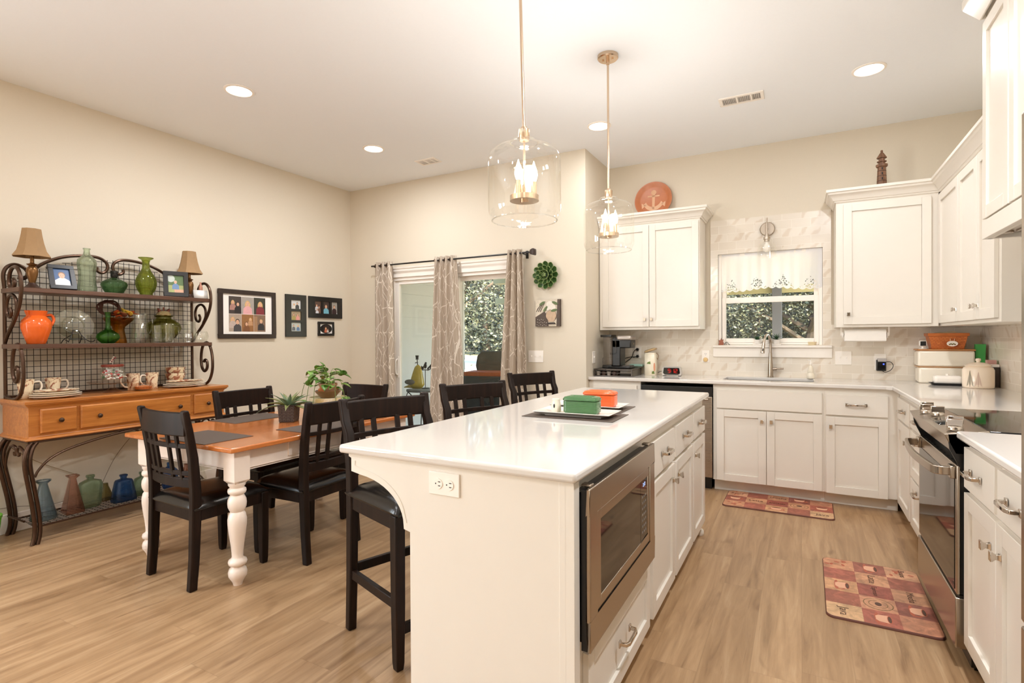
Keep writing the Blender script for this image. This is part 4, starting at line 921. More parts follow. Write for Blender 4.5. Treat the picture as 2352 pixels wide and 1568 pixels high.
for x in (HX1 - .03,):
    for s in (-1, 1):
        ye = HY0 + .055 if s < 0 else HY1 - .055; f = lambda d: ye - s * d
        pts = [(x, f(0), .43), (x, f(.02), .47), (x, f(.07), .525), (x, f(.16), .572), (x, f(.30), .608), (x, f(.44), .632), (x, f(.55), .645), (x, YC + s * .035, .648), (x, YC + s * .012, .632), (x, YC + s * .010, .610), (x, YC + s * .025, .596), (x, YC + s * .042, .602), (x, YC + s * .046, .616)]
        MB().tube(spline(pts, 6), .0085, 8).build('front_arch', IRON, o)
for sy, y in ((-1, HY0 + .03), (1, HY1 - .03)):
    for s in (-1, 1):
        xe = HX0 + .03 if s < 0 else HX1 - .04; xc = (HX0 + HX1) / 2
        pts = [(xe, y, .45), (xe - s * .02, y, .52), (xe - s * .07, y, .59), (xe - s * .12, y, .615), (xc + s * .02, y, .61), (xc + s * .008, y, .585), (xc + s * .016, y, .560), (xc + s * .034, y, .560), (xc + s * .036, y, .578)]
        MB().tube(spline(pts, 6), .008, 8).build('end_scroll', IRON, o)
# lower wire shelf
SX0, SX1, SY0, SY1, SZ = HX0 + .06, HX1 - .045, HY0 + .075, HY1 - .075, .108
MB().tube([(SX0, SY0, SZ), (SX1, SY0, SZ), (SX1, SY1, SZ), (SX0, SY1, SZ)], .007, 8, closed=True).build('shelf_frame', IRON, o)
m = MB()
n = int((SX1 - SX0) / .033)
for k in range(1, n): x = SX0 + (SX1 - SX0) * k / n; m.tube([(x, SY0, SZ + .005), (x, SY1, SZ + .005)], .0018, 5)
n = int((SY1 - SY0) / .033)
for k in range(1, n): y = SY0 + (SY1 - SY0) * k / n; m.tube([(SX0, y, SZ + .0075), (SX1, y, SZ + .0075)], .0018, 5)
m.build('wire_shelf', WIRE, o)
m = MB()
for sy, y, ys in ((-1, HY0 + .045, SY0), (1, HY1 - .045, SY1)):
    m.tube(spline([(HX1 - .034, y, .13), (SX1 - .05, y + .012 * -sy, .122), (SX1 - .12, ys, SZ)], 4), .007, 8); m.tube(spline([(HX0 + .024, y, .13), (SX0 + .05, y + .012 * -sy, .122), (SX0 + .12, ys, SZ)], 4), .007, 8)
m.build('shelf_bracket', IRON, o)
# upper rack
RXB = -4.655; RY0, RY1 = 1.520, 2.760
rk = MB()
for y in (RY0, RY1): rk.tube([(RXB, y, .917), (RXB, y, 1.70)], .011, 8)
rk.tube([(RXB, RY0, .927), (RXB, RY1, .927)], .008, 8)
rk.build('back_frame', IRON, o)
def archz(y):
    d = abs(y - YC) / (RY1 - RY0) * 2
    return 1.925 - .20 * d ** 1.7 if d < .83 else 1.775
for s in (-1, 1):
    ye = RY0 if s < 0 else RY1; f = lambda d: ye - s * d
    pts = [(RXB, f(0), 1.66), (RXB, f(-.004), 1.745), (RXB, f(.018), 1.795), (RXB, f(.06), 1.813), (RXB, f(.105), 1.795), (RXB, f(.125), 1.755), (RXB, f(.100), 1.722), (RXB, f(.070), 1.728)]
    MB().tube(spline(pts, 6), [.012] * 37 + [.011] * 6, 8).build('shoulder_scroll', IRON, o)
    pts = [(RXB, f(.125), 1.748), (RXB, f(.145), 1.772), (RXB, f(.20), 1.832), (RXB, f(.31), 1.893), (RXB, f(.43), 1.922), (RXB, f(.53), 1.924), (RXB, f(.585), 1.900), (RXB, f(.603), 1.862), (RXB, f(.590), 1.824), (RXB, f(.560), 1.810), (RXB, f(.532), 1.826), (RXB, f(.532), 1.850)]
    MB().tube(spline(pts, 6), .0115, 8).build('top_arch', IRON, o)
    # side brackets, in the plane across the shelf ends
    yb = RY0 - .004 if s < 0 else RY1 + .004
    S1 = [(-4.640, .935), (-4.60, .922), (-4.50, .918), (-4.42, .955), (-4.375, 1.05), (-4.378, 1.17), (-4.415, 1.258), (-4.465, 1.276), (-4.512, 1.235), (-4.532, 1.15), (-4.522, 1.07), (-4.485, 1.032), (-4.450, 1.058), (-4.446, 1.105), (-4.470, 1.130), (-4.492, 1.112)]
    MB().tube(spline([(a, yb, b) for a, b in S1], 5), .0115, 8).build('lower_scroll', IRON, o)
    S2 = [(-4.642, 1.29), (-4.60, 1.34), (-4.50, 1.43), (-4.42, 1.53), (-4.388, 1.63), (-4.402, 1.72), (-4.450, 1.772), (-4.515, 1.775), (-4.560, 1.735), (-4.568, 1.680), (-4.540, 1.642), (-4.500, 1.648), (-4.484, 1.680), (-4.505, 1.702)]
    MB().tube(spline([(a, yb, b) for a, b in S2], 5), .0115, 8).build('upper_scroll', IRON, o)
    S3 = [(-4.50, 1.440), (-4.462, 1.50), (-4.470, 1.565), (-4.520, 1.600), (-4.580, 1.585), (-4.610, 1.535), (-4.600, 1.475), (-4.560, 1.455), (-4.540, 1.485), (-4.555, 1.515)]
    MB().tube(spline([(a, yb, b) for a, b in S3], 5), .010, 8).build('inner_scroll', IRON, o)
m = MB(); n = 33
for k in range(1, n): y = RY0 + (RY1 - RY0) * k / n; m.tube([(RXB, y, .925), (RXB, y, archz(y) - .012)], .0021, 5)
for k in range(1, 26):
    z = .93 + k * .0385
    if z > 1.91: break
    ys = [RY0 + (RY1 - RY0) * i / 200 for i in range(201) if archz(RY0 + (RY1 - RY0) * i / 200) > z + .004]
    if ys: m.tube([(RXB + .0042, min(ys), z), (RXB + .0042, max(ys), z)], .0021, 5)
m.build('wire_back', WIRE, o)
for z in (1.645, 1.278):
    MB().box(-4.655, -4.388, RY0 - .018, RY1 + .012, z - .030, z).build('shelf', paint('bronze shelf', (92, 62, 46), .32, .3, var=.08), o, bevel=.003)

# ------------------------------------------------------------------ things on the hutch
Z1, Z2, Z3, ZL = 1.6452, 1.2782, .9172, .1158
SHADE = paint('tan silk lampshade', (156, 124, 86), .8, var=.06, scale=40); BRONZE = paint('antique bronze', (132, 92, 50), .3, .6, var=.2, scale=30); DKBRZ = paint('dark bronze', (70, 48, 38), .4, .4, var=.15)
SHIN = paint('shade lining', (226, 216, 200), .8)
def lampx(x, y, z, label, k=1.0):
    o = thing('table_lamp', label, 'lamp', (x, y, z), 0, 'small tan shade lamps on the hutch'); o.scale = (k, k, k)
    sh = [(.052, .397), (.057, .36), (.066, .31), (.082, .25), (.104, .215), (.104, .211), (.080, .247), (.064, .308), (.055, .36), (.050, .397)]
    vs = []
    MB().lathe(sh, seg=8).build('lamp_shade', SHADE, o, sharp=20, sub=0)
    MB().lathe([(.0, 0), (.050, 0), (.052, .006), (.040, .012), (.026, .026), (.018, .040), (0, .04)], seg=28).build('base', DKBRZ, o)
    MB().lathe([(0, .036), (.016, .038), (.020, .055), (.030, .095), (.032, .118), (.028, .138), (.018, .150), (0, .152)], seg=24).build('body', BRONZE, o)
    MB().lathe([(0, .148), (.014, .148), (.028, .160), (.030, .164), (.016, .168), (.011, .172), (.011, .235), (.004, .24), (.004, .39), (0, .39)], seg=20).build('stem', BRONZE, o)
    return o
a = lampx(-4.50, 1.612, Z1, 'tan shade table lamp at the left end of the hutch top shelf')
dup(a, (-4.535, 2.672, Z1), 0, 'tan shade table lamp behind the white card on the hutch', scale=(.98, .98, 1.0))
def shp(m, kind, cx, cz, w, h, mi, y):  # flat printed shape on a photo at depth y (local: x right, z up)
    if kind == 'ell': P = circ(cx, cz, w / 2, h / 2, 18)
    elif kind == 'rect': P = [(cx - w / 2, cz - h / 2), (cx + w / 2, cz - h / 2), (cx + w / 2, cz + h / 2), (cx - w / 2, cz + h / 2)]
    elif kind == 'body': P = [(cx - w / 2, cz - h / 2), (cx + w / 2, cz - h / 2), (cx + w / 2 * .92, cz + h * .18), (cx + w * .16, cz + h / 2), (cx - w * .16, cz + h / 2), (cx - w / 2 * .92, cz + h * .18)]
    m.add([(p[0], y, p[1]) for p in P], [tuple(range(len(P)))], mi)
SK = (222, 176, 146)
def pm(rgb): return paint('photo ink %d %d %d' % rgb, rgb, .35, var=.10, scale=60)
def photo(parent, x, z, w, h, bgc, people, y=-.0005, extra=()):
    m = MB(); mats = [pm(bgc)]; shp(m, 'rect', x, z, w, h, 0, y)
    def mi(c):
        q = pm(c)
        if q not in mats: mats.append(q)
        return mats.index(q)
    d = y
    for kind, cx, cz, sw, s_h, c in extra: d -= .00012; shp(m, kind, x + cx * w, z + cz * h, sw * w, s_h * h, mi(c), d)
    for cx, cz, s, shirt, hair, long_ in people:
        hd = s * h * .30; X, Z = x + cx * w, z + cz * h
        bz = Z - hd * .62 - s * h * .24; bh = min(s * h * .52, 2 * (bz - (z - h / 2)))
        if long_: d -= .00012; shp(m, 'ell', X, max(Z - hd * .25, z - h / 2 + hd * .9), hd * 1.25, hd * 1.75, mi(hair), d)
        d -= .00012; bw = min(s * h * .62, 2 * min(X - (x - w / 2), x + w / 2 - X)); bot = max(z - h / 2, bz - bh / 2 - .02 * h); top = Z - hd * .42
        shp(m, 'body', X, (bot + top) / 2, bw, top - bot, mi(shirt), d)
        d -= .00012; shp(m, 'ell', X, Z + hd * .16, hd * .92, hd * 1.02, mi(hair), d)
        d -= .00012; shp(m, 'ell', X, Z - hd * .02, hd * .76, hd * 1.0, mi(SK), d)
        d -= .00012
        for e in (-1, 1): shp(m, 'ell', X + e * hd * .16, Z + hd * .04, hd * .09, hd * .07, mi((60, 44, 38)), d)
        shp(m, 'ell', X, Z - hd * .26, hd * .26, hd * .07, mi((176, 96, 84)), d)
    return m.build('photo', mats, parent, normals=False)
FRB = paint('black picture frame', (26, 23, 22), .35, var=.05); FRE = wood('dark espresso frame', (34, 22, 18), (54, 36, 30), .3, 'Y')
def framebars(parent, w, h, b, mat, t=.018):
    return MB().box(-w / 2, w / 2, -t, 0, h / 2 - b, h / 2).box(-w / 2, w / 2, -t, 0, -h / 2, -h / 2 + b).box(-w / 2, -w / 2 + b, -t, 0, -h / 2 + b, h / 2 - b).box(w / 2 - b, w / 2, -t, 0, -h / 2 + b, h / 2 - b).build('frame', mat, parent, bevel=.002)
# framed photos standing on the top shelf (face +x: local -y -> +x  => rot 90)
o = thing('photo_frame', 'black tilted photo frame of a person in a white shirt, top shelf', 'photo frame', (-4.480, 1.765, Z1 + .086)); o.rotation_euler = (R(-24), 0, R(90 - 6))
framebars(o, .145, .185, .028, FRB); MB().box(-.07, .07, -.006, -.003, -.088, .088).build('backing', paint('brown board', (150, 92, 54), .6), o)
photo(o, 0, 0, .095, .135, (60, 92, 140), [(0, .10, 1.05, (232, 232, 234), (150, 110, 72), False)], -.0075)
MB().add([(-.02, 0, .02), (.02, 0, .02), (.02, .030, -.108), (-.02, .030, -.108)], [(0, 1, 2, 3)]).build('easel_leg', paint('brown board', (150, 92, 54), .6), o, solid=.003)
o = thing('photo_frame', 'black photo frame of a person outdoors beside the olive vase', 'photo frame', (-4.44, 2.505, Z1 + .103)); o.rotation_euler = (R(-8), 0, R(72))
framebars(o, .172, .205, .032, FRB); MB().box(-.08, .08, -.006, -.003, -.095, .095).build('backing', BLACK, o)
photo(o, 0, 0, .112, .145, (92, 118, 74), [(-.02, .10, .55, (110, 140, 180), (206, 190, 160), False)], -.0075, [('rect', 0, -.28, 1, .42, (166, 172, 112)), ('ell', -.3, .3, .5, .4, (196, 206, 198)), ('rect', .2, -.40, .6, .2, (214, 168, 140))])
o = thing('folded_card', 'white folded card standing at the right end of the top shelf', 'card', (-4.42, 2.700, Z1), R(80))
MB().add([(-.055, 0, .0), (.055, 0, .0), (.055, .015, .07), (-.055, .015, .07), (-.055, .035, 0), (.055, .035, 0)], [(0, 1, 2, 3), (3, 2, 5, 4)]).build('card', PAPER, o, solid=.001)
def vessel(name, label, cat, x, y, z, prof, mat, seg=32, group=None, part='vessel', sq=None, rz=0):
    o = thing(name, label, cat, (x, y, z), rz, group); MB().lathe(prof, seg=seg, sq=sq).build(part, mat, o, sharp=55, solid=(.004 if any(n.type == 'BSDF_GLASS' for n in mat.node_tree.nodes) else 0)); return o
vessel('glass_bottle', 'tall pale green glass bottle with a waist, top shelf', 'bottle', -4.50, 1.922, Z1, [(0, .004), (.050, 0), (.056, .006), (.056, .035), (.050, .070), (.0475, .115), (.052, .165), (.056, .205), (.053, .230), (.034, .252), (.020, .268), (.016, .290), (.0165, .305), (.021, .307), (.021, .312), (.015, .312)], cglass('pale green glass', (224, 242, 218), 1.4))
o = vessel('decanter', 'squat dark green glass decanter with black stopper', 'decanter', -4.50, 2.094, Z1, [(0, .003), (.045, 0), (.052, .004), (.075, .045), (.082, .066), (.076, .085), (.045, .104), (.024, .112), (.019, .120), (.019, .127)], cglass('dark green glass', (120, 168, 118), 1.4))
MB().lathe([(.019, .118), (.023, .128), (.023, .150), (.025, .152), (.025, .168), (.020, .172), (0, .172)], seg=20).build('stopper', BLACKGL, o)
vessel('glass_vase', 'olive green glass vase with flared rim, top shelf', 'vase', -4.50, 2.315, Z1, [(0, .004), (.038, 0), (.044, .006), (.040, .016), (.058, .045), (.070, .085), (.070, .115), (.058, .150), (.034, .190), (.024, .215), (.022, .262), (.028, .280), (.048, .292), (.050, .296), (.044, .294)], cglass('olive glass', (168, 184, 70), 1.4))
o = vessel('bud_vase', 'tiny pink bud vase behind the card on the hutch', 'vase', -4.475, 2.730, Z1, [(0, 0), (.014, 0), (.016, .05), (.015, .10), (.010, .118), (.006, .124), (.007, .14), (0, .14)], paint('dusty pink', (190, 132, 108), .4))
# middle shelf
o = vessel('pitcher', 'orange ceramic pitcher on the middle shelf', 'pitcher', -4.50, 1.630, Z2, [(0, 0), (.046, 0), (.049, .004), (.066, .055), (.080, .105), (.082, .135), (.074, .160), (.056, .180), (.050, .188), (.058, .212), (.061, .222), (.057, .222), (.046, .188), (0, .17)], paint('bright orange glaze', (232, 104, 40), .1, var=.04), 40, part='body')
MB().tube(spline([(.0, .048, .192), (.0, .082, .196), (.0, .096, .165), (.0, .084, .130), (.0, .076, .120)], 6), .0085, 10).build('handle', MAT['bright orange glaze'], o)
o = thing('glass_plate', 'scalloped clear glass plate standing on an easel', 'plate', (-4.545, 1.856, Z2 + .128)); o.rotation_euler = (0, R(72), 0)
m = MB(); N = 72
prof = [(0.0, .0), (.055, .0), (.060, .003), (.064, .004), (.085, .010), (.112, .020), (.116, .022)]
vs = []
for r, z in prof:
    for i in range(N):
        a = 2 * pi * i / N; rr_ = r * (1 + (.045 * abs(sin(5 * a)) if r > .09 else 0)); vs.append((max(rr_, 1e-5) * cos(a), max(rr_, 1e-5) * sin(a), z))
fs = [(k * N + i, k * N + (i + 1) % N, (k + 1) * N + (i + 1) % N, (k + 1) * N + i) for k in range(len(prof) - 1) for i in range(N)]
m.add(vs, fs); m.build('plate', glass('pressed plate glass', (240, 242, 232), 2.0), o, sharp=60, solid=.003)
m = MB().lathe([(.058, .002), (.066, .002), (.066, .010), (.058, .010), (.058, .002)], seg=48); m.build('embossed_ring', glass('frosted ring glass', (214, 212, 196), 1.9, rough=.2), o)
o = thing('plate_easel', 'black wrought iron easel holding the glass plate', 'plate stand', (-4.53, 1.856, Z2))
for s in (-1, 1):
    MB().tube(spline([(.02, s * .015, .095), (.028, s * .03, .06), (.055, s * .055, .022), (.085, s * .07, .012), (.092, s * .082, .022), (.082, s * .088, .026)], 6), .003, 6).tube(spline([(.03, s * .03, .06), (-.03, s * .05, .03), (-.06, s * .055, .003)], 4), .003, 6).build('scroll_leg', WIRE, o)
MB().tube([(.045, -.05, .03), (.045, .05, .03)], .003, 6).ell((.05, .02, .032), .012, .004, .007).tube([(.02, -.015, .095), (.02, .015, .095)], .003, 6).build('cross_bar', WIRE, o)
GRN = cglass('bright green glass', (120, 214, 92), 1.4)
vessel('glass_bottle', 'bright green round glass bottle with long neck, middle shelf', 'bottle', -4.455, 2.030, Z2, [(0, .003), (.030, 0), (.040, .004), (.062, .025), (.070, .045), (.064, .066), (.040, .086), (.020, .100), (.014, .115), (.013, .165), (.015, .212), (.018, .226), (.014, .226)], GRN)
o = vessel('glass_compote', 'tall amber glass compote filled with autumn leaves', 'vase', -4.53, 2.135, Z2, [(0, .0), (.048, 0), (.050, .004), (.040, .06), (.034, .10), (.040, .125), (.075, .158), (.094, .180), (.096, .190), (.092, .190), (.06, .158), (0, .14)], cglass('amber glass', (226, 142, 34), 1.4), 24, part='bowl')
m = MB(); rn = random.Random(9)
for k in range(16):
    a = rn.uniform(0, 6.28); heartleaf(m, (.05 * cos(a), .03 + .05 * sin(a), .19 + rn.uniform(0, .04)), (rn.uniform(-1, 1), rn.uniform(-.4, 1), rn.uniform(.1, .9)), rn.uniform(.04, .07), .3, rn.randrange(3))
m.build('autumn_leaves', [paint('rust leaf', (206, 92, 34), .6, var=.2), paint('yellow leaf', (226, 190, 70), .6, var=.1), paint('brown leaf', (128, 70, 40), .7, var=.2)], o, normals=False, solid=.0008)
o = thing('twig_wreath', 'round woven brown twig wreath behind the green bottle', 'wreath', (-4.60, 2.105, Z2 + .265)); m = MB(); rn = random.Random(4)
for k in range(9):
    ph = rn.uniform(0, 6); pts = []
    for i in range(30):
        a = 2 * pi * i / 30; r = .046 + .010 * sin(3 * a + ph) + .004 * k / 3; pts.append((.008 * cos(4 * a + ph), r * 1.25 * cos(a), r * .95 * sin(a)))
    m.tube(pts, .0045, 6, closed=True)
m.build('twigs', paint('dark twigs', (84, 48, 34), .7, var=.25), o)
CL = glass('clear glassware', (253, 254, 252), 1.75)
o = vessel('glass_pitcher', 'clear glass pitcher beside the amber compote', 'pitcher', -4.50, 2.268, Z2, [(0, .005), (.045, 0), (.056, .006), (.060, .04), (.058, .10), (.050, .16), (.048, .20), (.053, .226), (.050, .226), (.045, .20), (.055, .10), (.056, .04), (.04, .012), (0, .010)], CL, part='body')
MB().tube(spline([(0, .046, .205), (0, .082, .205), (0, .090, .15), (0, .075, .09), (0, .058, .07)], 6), .006, 8).build('handle', CL, o)
def mugg(y, x, h, r, label):
    o = vessel('glass_mug', label, 'mug', x, y, Z2, [(0, .010), (.0, 0), (r * .95, 0), (r, .006), (r, h), (r - .004, h), (r - .004, .012), (0, .010)], CL, 24, 'clear glass mugs on the hutch', 'cup')
    MB().tube(spline([(0, r - .002, h * .85), (0, r + .03, h * .85), (0, r + .036, h * .5), (0, r + .022, h * .22), (0, r - .002, h * .2)], 5), .005, 8).build('handle', CL, o)
mugg(2.360, -4.44, .135, .036, 'short clear glass mug left of the handled one, middle shelf'); mugg(2.435, -4.42, .150, .042, 'clear glass mug in front of the olive jar')
o = vessel('ginger_jar', 'round olive green glass jar with a cat face lid', 'jar', -4.54, 2.465, Z2, [(0, .004), (.045, 0), (.055, .006), (.060, .02), (.105, .075), (.122, .115), (.115, .150), (.075, .182), (.052, .192), (.050, .206), (.064, .214), (.066, .218), (.055, .216)], cglass('olive jar glass', (182, 182, 92), 1.4), 36, part='jar')
lid = MB().lathe([(0, .218), (.050, .218), (.052, .232), (.036, .252), (0, .258)], seg=24).build('lid', mat_floral('cat lid', (196, 176, 128), (132, 84, 50), (230, 214, 176), 18), o)
m = MB()
for s in (-1, 1): m.prism([(s * .040, .245), (s * .018, .254), (s * .044, .278)], 'x', -.01, .01)
m.cyl((0, 0, .256), .006, .03, seg=10).build('ears', paint('cat ear brown', (130, 66, 44), .5), lid)
o = vessel('glass_candleholder', 'clear glass hurricane candle holder at the right of the middle shelf', 'candle holder', -4.52, 2.660, Z2, [(0, .0), (.04, 0), (.044, .01), (.030, .025), (.048, .05), (.052, .09), (.044, .13), (.046, .175), (.043, .175), (.041, .13), (.048, .09), (.044, .055), (.0, .03)], CL, part='glass')
o = vessel('punch_cup', 'clear cut glass punch cup at the shelf end', 'cup', -4.43, 2.605, Z2, [(0, 0), (.028, 0), (.032, .006), (.050, .04), (.056, .075), (.053, .075), (.046, .04), (0, .012)], CL, 12, part='cup')
o = vessel('fish_bowl', 'small round clear glass bowl at the far end of the middle shelf', 'bowl', -4.43, 2.705, Z2, [(0, 0), (.030, 0), (.046, .018), (.055, .045), (.050, .075), (.042, .092), (.039, .092), (.047, .074), (.051, .045), (.04, .018), (0, .008)], CL, part='bowl')
# box top
FLO = mat_floral('autumn floral china', (232, 214, 182), (150, 92, 70), (186, 140, 104), 17, .40)
FRIM = paint('cream china', (238, 226, 206), .2)
def fmug(x, y, z, label, hx, hy):
    o = thing('floral_mug', label, 'mug', (x, y, z), 0, 'autumn floral mugs on the hutch')
    MB().lathe([(0, 0), (.034, 0), (.038, .004), (.038, .06), (.046, .128), (.043, .128), (.036, .062), (0, .01)], seg=28).build('cup', FLO, o, sharp=50)
    MB().tube(spline([(hx * .037, hy * .037, .105), (hx * .075, hy * .075, .108), (hx * .085, hy * .085, .07), (hx * .060, hy * .060, .032), (hx * .036, hy * .036, .025)], 6), .006, 8).build('handle', FRIM, o); return o
def stackplates(x, y, n, r, label0, oval=1.25):
    rn = random.Random(n * 7)
    for k in range(n):
        rr_ = r * (1 if k < n / 2 else .88); o = thing('floral_plate', label0 % ('topmost' if k == n - 1 else 'lowest' if k == 0 else ('second from the top' if k == n - 2 else 'second from the bottom')), 'plate', (x + rn.uniform(-.004, .004), y + rn.uniform(-.006, .006), Z3 + k * .0128), rn.uniform(-.1, .1), 'floral plates stacked on the hutch')
        MB().lathe([(0, .002), (rr_ * .5, .0), (rr_ * .55, .002), (rr_ * .95, .012), (rr_, .0145), (rr_ * .99, .0165), (rr_ * .6, .006), (0, .005)], seg=36, sq=(1, oval)).build('plate', FLO if k == n - 1 else FRIM, o, sharp=60)
stackplates(-4.395, 1.700, 4, .098, 'floral oval china plate, %s of the left stack', 1.45)
stackplates(-4.42, 2.565, 4, .108, 'floral oval china plate, %s of the right stack', 1.5)
fmug(-4.50, 1.570, Z3 + .0, 'upright floral mug at the left end of the oak top', 0, 1)
fmug(-4.545, 1.735, Z3, 'floral mug behind the left plate stack', 0, 1)
fmug(-4.50, 2.215, Z3, 'floral mug just right of the candy jar', 0, -1); fmug(-4.49, 2.345, Z3, 'floral mug behind the low candle dish, nearer the right plates', 0, -1)
for k in range(2):
    o = thing('floral_bowl', 'floral china bowl, %s of two stacked behind the plates' % ('upper' if k else 'lower'), 'bowl', (-4.555, 2.56, Z3 + .036 + k * .047), 0, 'floral bowls on the hutch')
    MB().lathe([(0, 0), (.040, 0), (.048, .004), (.068, .040), (.074, .075), (.071, .075), (.064, .040), (0, .008)], seg=32).build('bowl', FLO, o, sharp=60)
o = thing('upturned_dish', 'low dish under the stacked floral bowls', 'dish', (-4.555, 2.56, Z3)); MB().lathe([(0, 0), (.055, 0), (.06, .006), (.055, .0355), (0, .0355)], seg=24).build('dish', FRIM, o)
ROSE = glass('pale rose glass', (250, 241, 235), 1.6)
o = vessel('cake_stand', 'pale glass cake stand under the candy jar', 'cake stand', -4.45, 2.055, Z3, [(0, .0), (.062, 0), (.065, .003), (.040, .015), (.016, .035), (.013, .055), (.03, .066), (.140, .072), (.152, .078), (.152, .082), (.02, .074), (0, .074)], ROSE, 40, part='stand')
o = vessel('candy_jar', 'candy jar with red lid on the cake stand', 'jar', -4.45, 2.055, Z3 + .0835, [(0, .003), (.062, 0), (.072, .006), (.075, .04), (.072, .082), (.064, .094), (.066, .104), (.063, .104), (.061, .094), (.069, .08), (.071, .04), (.06, .008), (0, .007)], CL, 32, part='jar')
m = MB(); rn = random.Random(2)
for k in range(60):
    a, r_ = rn.uniform(0, 6.28), .058 * rn.random() ** .5; m.ell((r_ * cos(a), r_ * sin(a), .018 + rn.random() * .065), .010, .010, .0075, 8, 5, rn.choice((0, 0, 0, 0, 1, 2)))
m.build('candies', [paint('candy white', (240, 234, 228), .3), paint('candy red', (196, 40, 44), .3), paint('candy green', (60, 120, 70), .3)], o)['kind'] = 'stuff'
MB().lathe([(0, .104), (.066, .104), (.070, .108), (.070, .118), (.066, .122), (0, .122)], seg=32).build('lid', wood('cherry lid', (110, 44, 30), (140, 62, 44), .3, 'Y'), o)
m = MB().tube([(0, 0, .122), (0, .004, .15), (0, .0, .178)], .002, 6)
for k in range(7): m.ell((.0, -.014 + .006 * k * (1 if k % 2 else .6), .140 + .006 * k), .006, .006, .006, 8, 6, k % 2)
m.build('finial', [paint('finial cream', (226, 212, 196), .4), paint('finial berry', (140, 44, 52), .4)], o)
o = vessel('candle_dish', 'low pressed glass dish with orange candle bits', 'dish', -4.42, 2.247, Z3, [(0, 0), (.055, 0), (.064, .010), (.068, .035), (.060, .052), (.045, .058), (.042, .056), (.060, .034), (.05, .008), (0, .006)], ROSE, 14, part='dish')
MB().lathe([(0, .007), (.050, .010), (.056, .030), (0, .040)], seg=16).build('filling', paint('orange potpourri', (206, 124, 50), .6, var=.35, scale=90), o)
# bottles on the lower wire shelf
BS = 'coloured glass bottles on the low wire shelf'
CONE = [(0, .004), (.066, 0), (.071, .006), (.069, .02), (.052, .09), (.034, .17), (.022, .225), (.021, .235), (.040, .252), (.041, .257), (.030, .254)]
vessel('glass_bottle', 'smoky blue cone shaped glass bottle, leftmost on the low shelf', 'bottle', -4.43, 1.632, ZL, CONE, cglass('smoky blue glass', (158, 184, 204), 1.4), 32, BS, 'bottle')
vessel('glass_bottle', 'dusty pink cone shaped glass bottle on the low shelf', 'bottle', -4.42, 1.790, ZL, [(a * 1.04, b) for a, b in CONE], cglass('dusty rose glass', (226, 182, 166), 1.4), 4, BS, 'bottle', rz=R(40))
def flask(label, x, y, secs, mat, rz=0):
    o = thing('glass_bottle', label, 'bottle', (x, y, ZL), rz, BS); m = MB(); rings = []
    for w, d_, z in secs: rings.append([(d_ / 2 * (abs(cos(a)) ** .6) * (1 if cos(a) > 0 else -1), w / 2 * (abs(sin(a)) ** .6) * (1 if sin(a) > 0 else -1), z) for a in [2 * pi * i / 24 for i in range(24)]])
    m.loft(rings).build('bottle', mat, o, sharp=50, solid=.006); return o
flask('pale green flat shouldered glass bottle next to the pink one', -4.46, 1.912, [(.105, .06, 0), (.118, .068, .02), (.136, .07, .11), (.142, .07, .155), (.125, .066, .178), (.06, .05, .19), (.034, .034, .195), (.032, .032, .208), (.042, .042, .212), (.042, .042, .224), (.03, .03, .226)], cglass('sea green glass', (186, 214, 186), 1.4), R(6))
flask('small olive cone glass bottle behind the dark blue one', -4.56, 2.050, [(.09, .08, 0), (.085, .075, .02), (.03, .03, .10), (.026, .026, .12)], cglass('khaki glass', (150, 140, 90), 1.5))
flask('dark blue square pyramid glass bottle on the low shelf', -4.42, 2.105, [(.150, .11, 0), (.152, .112, .012), (.105, .08, .140), (.095, .07, .150), (.034, .034, .158), (.030, .030, .170), (.042, .042, .182), (.042, .042, .188), (.03, .03, .19)], cglass('cobalt blue glass', (70, 116, 186), 1.4))
flask('short green rectangular glass bottle partly behind the chair', -4.46, 2.258, [(.13, .07, 0), (.136, .074, .015), (.132, .072, .09), (.105, .062, .125), (.036, .036, .138), (.030, .030, .150), (.042, .042, .158), (.042, .042, .170), (.03, .03, .172)], cglass('green bottle glass', (164, 198, 172), 1.4))
flask('bright blue shouldered glass bottle seen through the chair back', -4.46, 2.455, [(.085, .06, 0), (.10, .066, .02), (.112, .066, .10), (.11, .064, .135), (.06, .05, .160), (.028, .028, .17), (.03, .03, .20), (.02, .02, .202)], cglass('bright blue glass', (76, 132, 218), 1.4))
o = flask('rose glass bottle with handle at the far end of the low shelf', -4.47, 2.600, [(.10, .07, 0), (.105, .07, .02), (.07, .05, .11), (.034, .034, .14), (.04, .04, .158), (.03, .03, .16)], cglass('rose brown glass', (220, 168, 150), 1.4))
MB().tube(spline([(0, .014, .145), (0, .045, .135), (0, .055, .09), (0, .044, .06)], 5), .005, 8).build('handle', MAT['rose brown glass'], o)
flask('clear glass flask past the rose bottle on the low shelf', -4.46, 2.700, [(.09, .07, 0), (.095, .07, .02), (.05, .045, .10), (.024, .024, .13), (.026, .026, .15)], CL)
tag(MB().tube(spline([(-4.62, 1.40, .20), (-4.66, 1.55, .185), (-4.60, 1.70, .165), (-4.52, 1.76, .18), (-4.50, 1.85, .21), (-4.57, 1.95, .18), (-4.56, 2.02, .20), (-4.60, 2.06, .26), (-4.665, 2.18, .42), (-4.69, 2.35, .60)], 8), .0017, 6).build('power_cord', paint('brown cord', (92, 76, 58), .6)), 'thin dark lamp cord trailing behind the hutch bottles', 'cord')
tag(MB().tube(spline([(-4.70, 1.52, .62), (-4.705, 1.62, .52), (-4.70, 1.72, .44), (-4.705, 1.85, .36), (-4.70, 1.95, .30)], 8), .002, 6).build('power_cord', paint('tan cord', (150, 126, 90), .6)), 'thin tan lamp cord hanging down the wall under the hutch', 'cord')
o = thing('plastic_basket', 'bright green woven basket cut off at the left edge', 'basket', (-4.545, 1.345, 0))
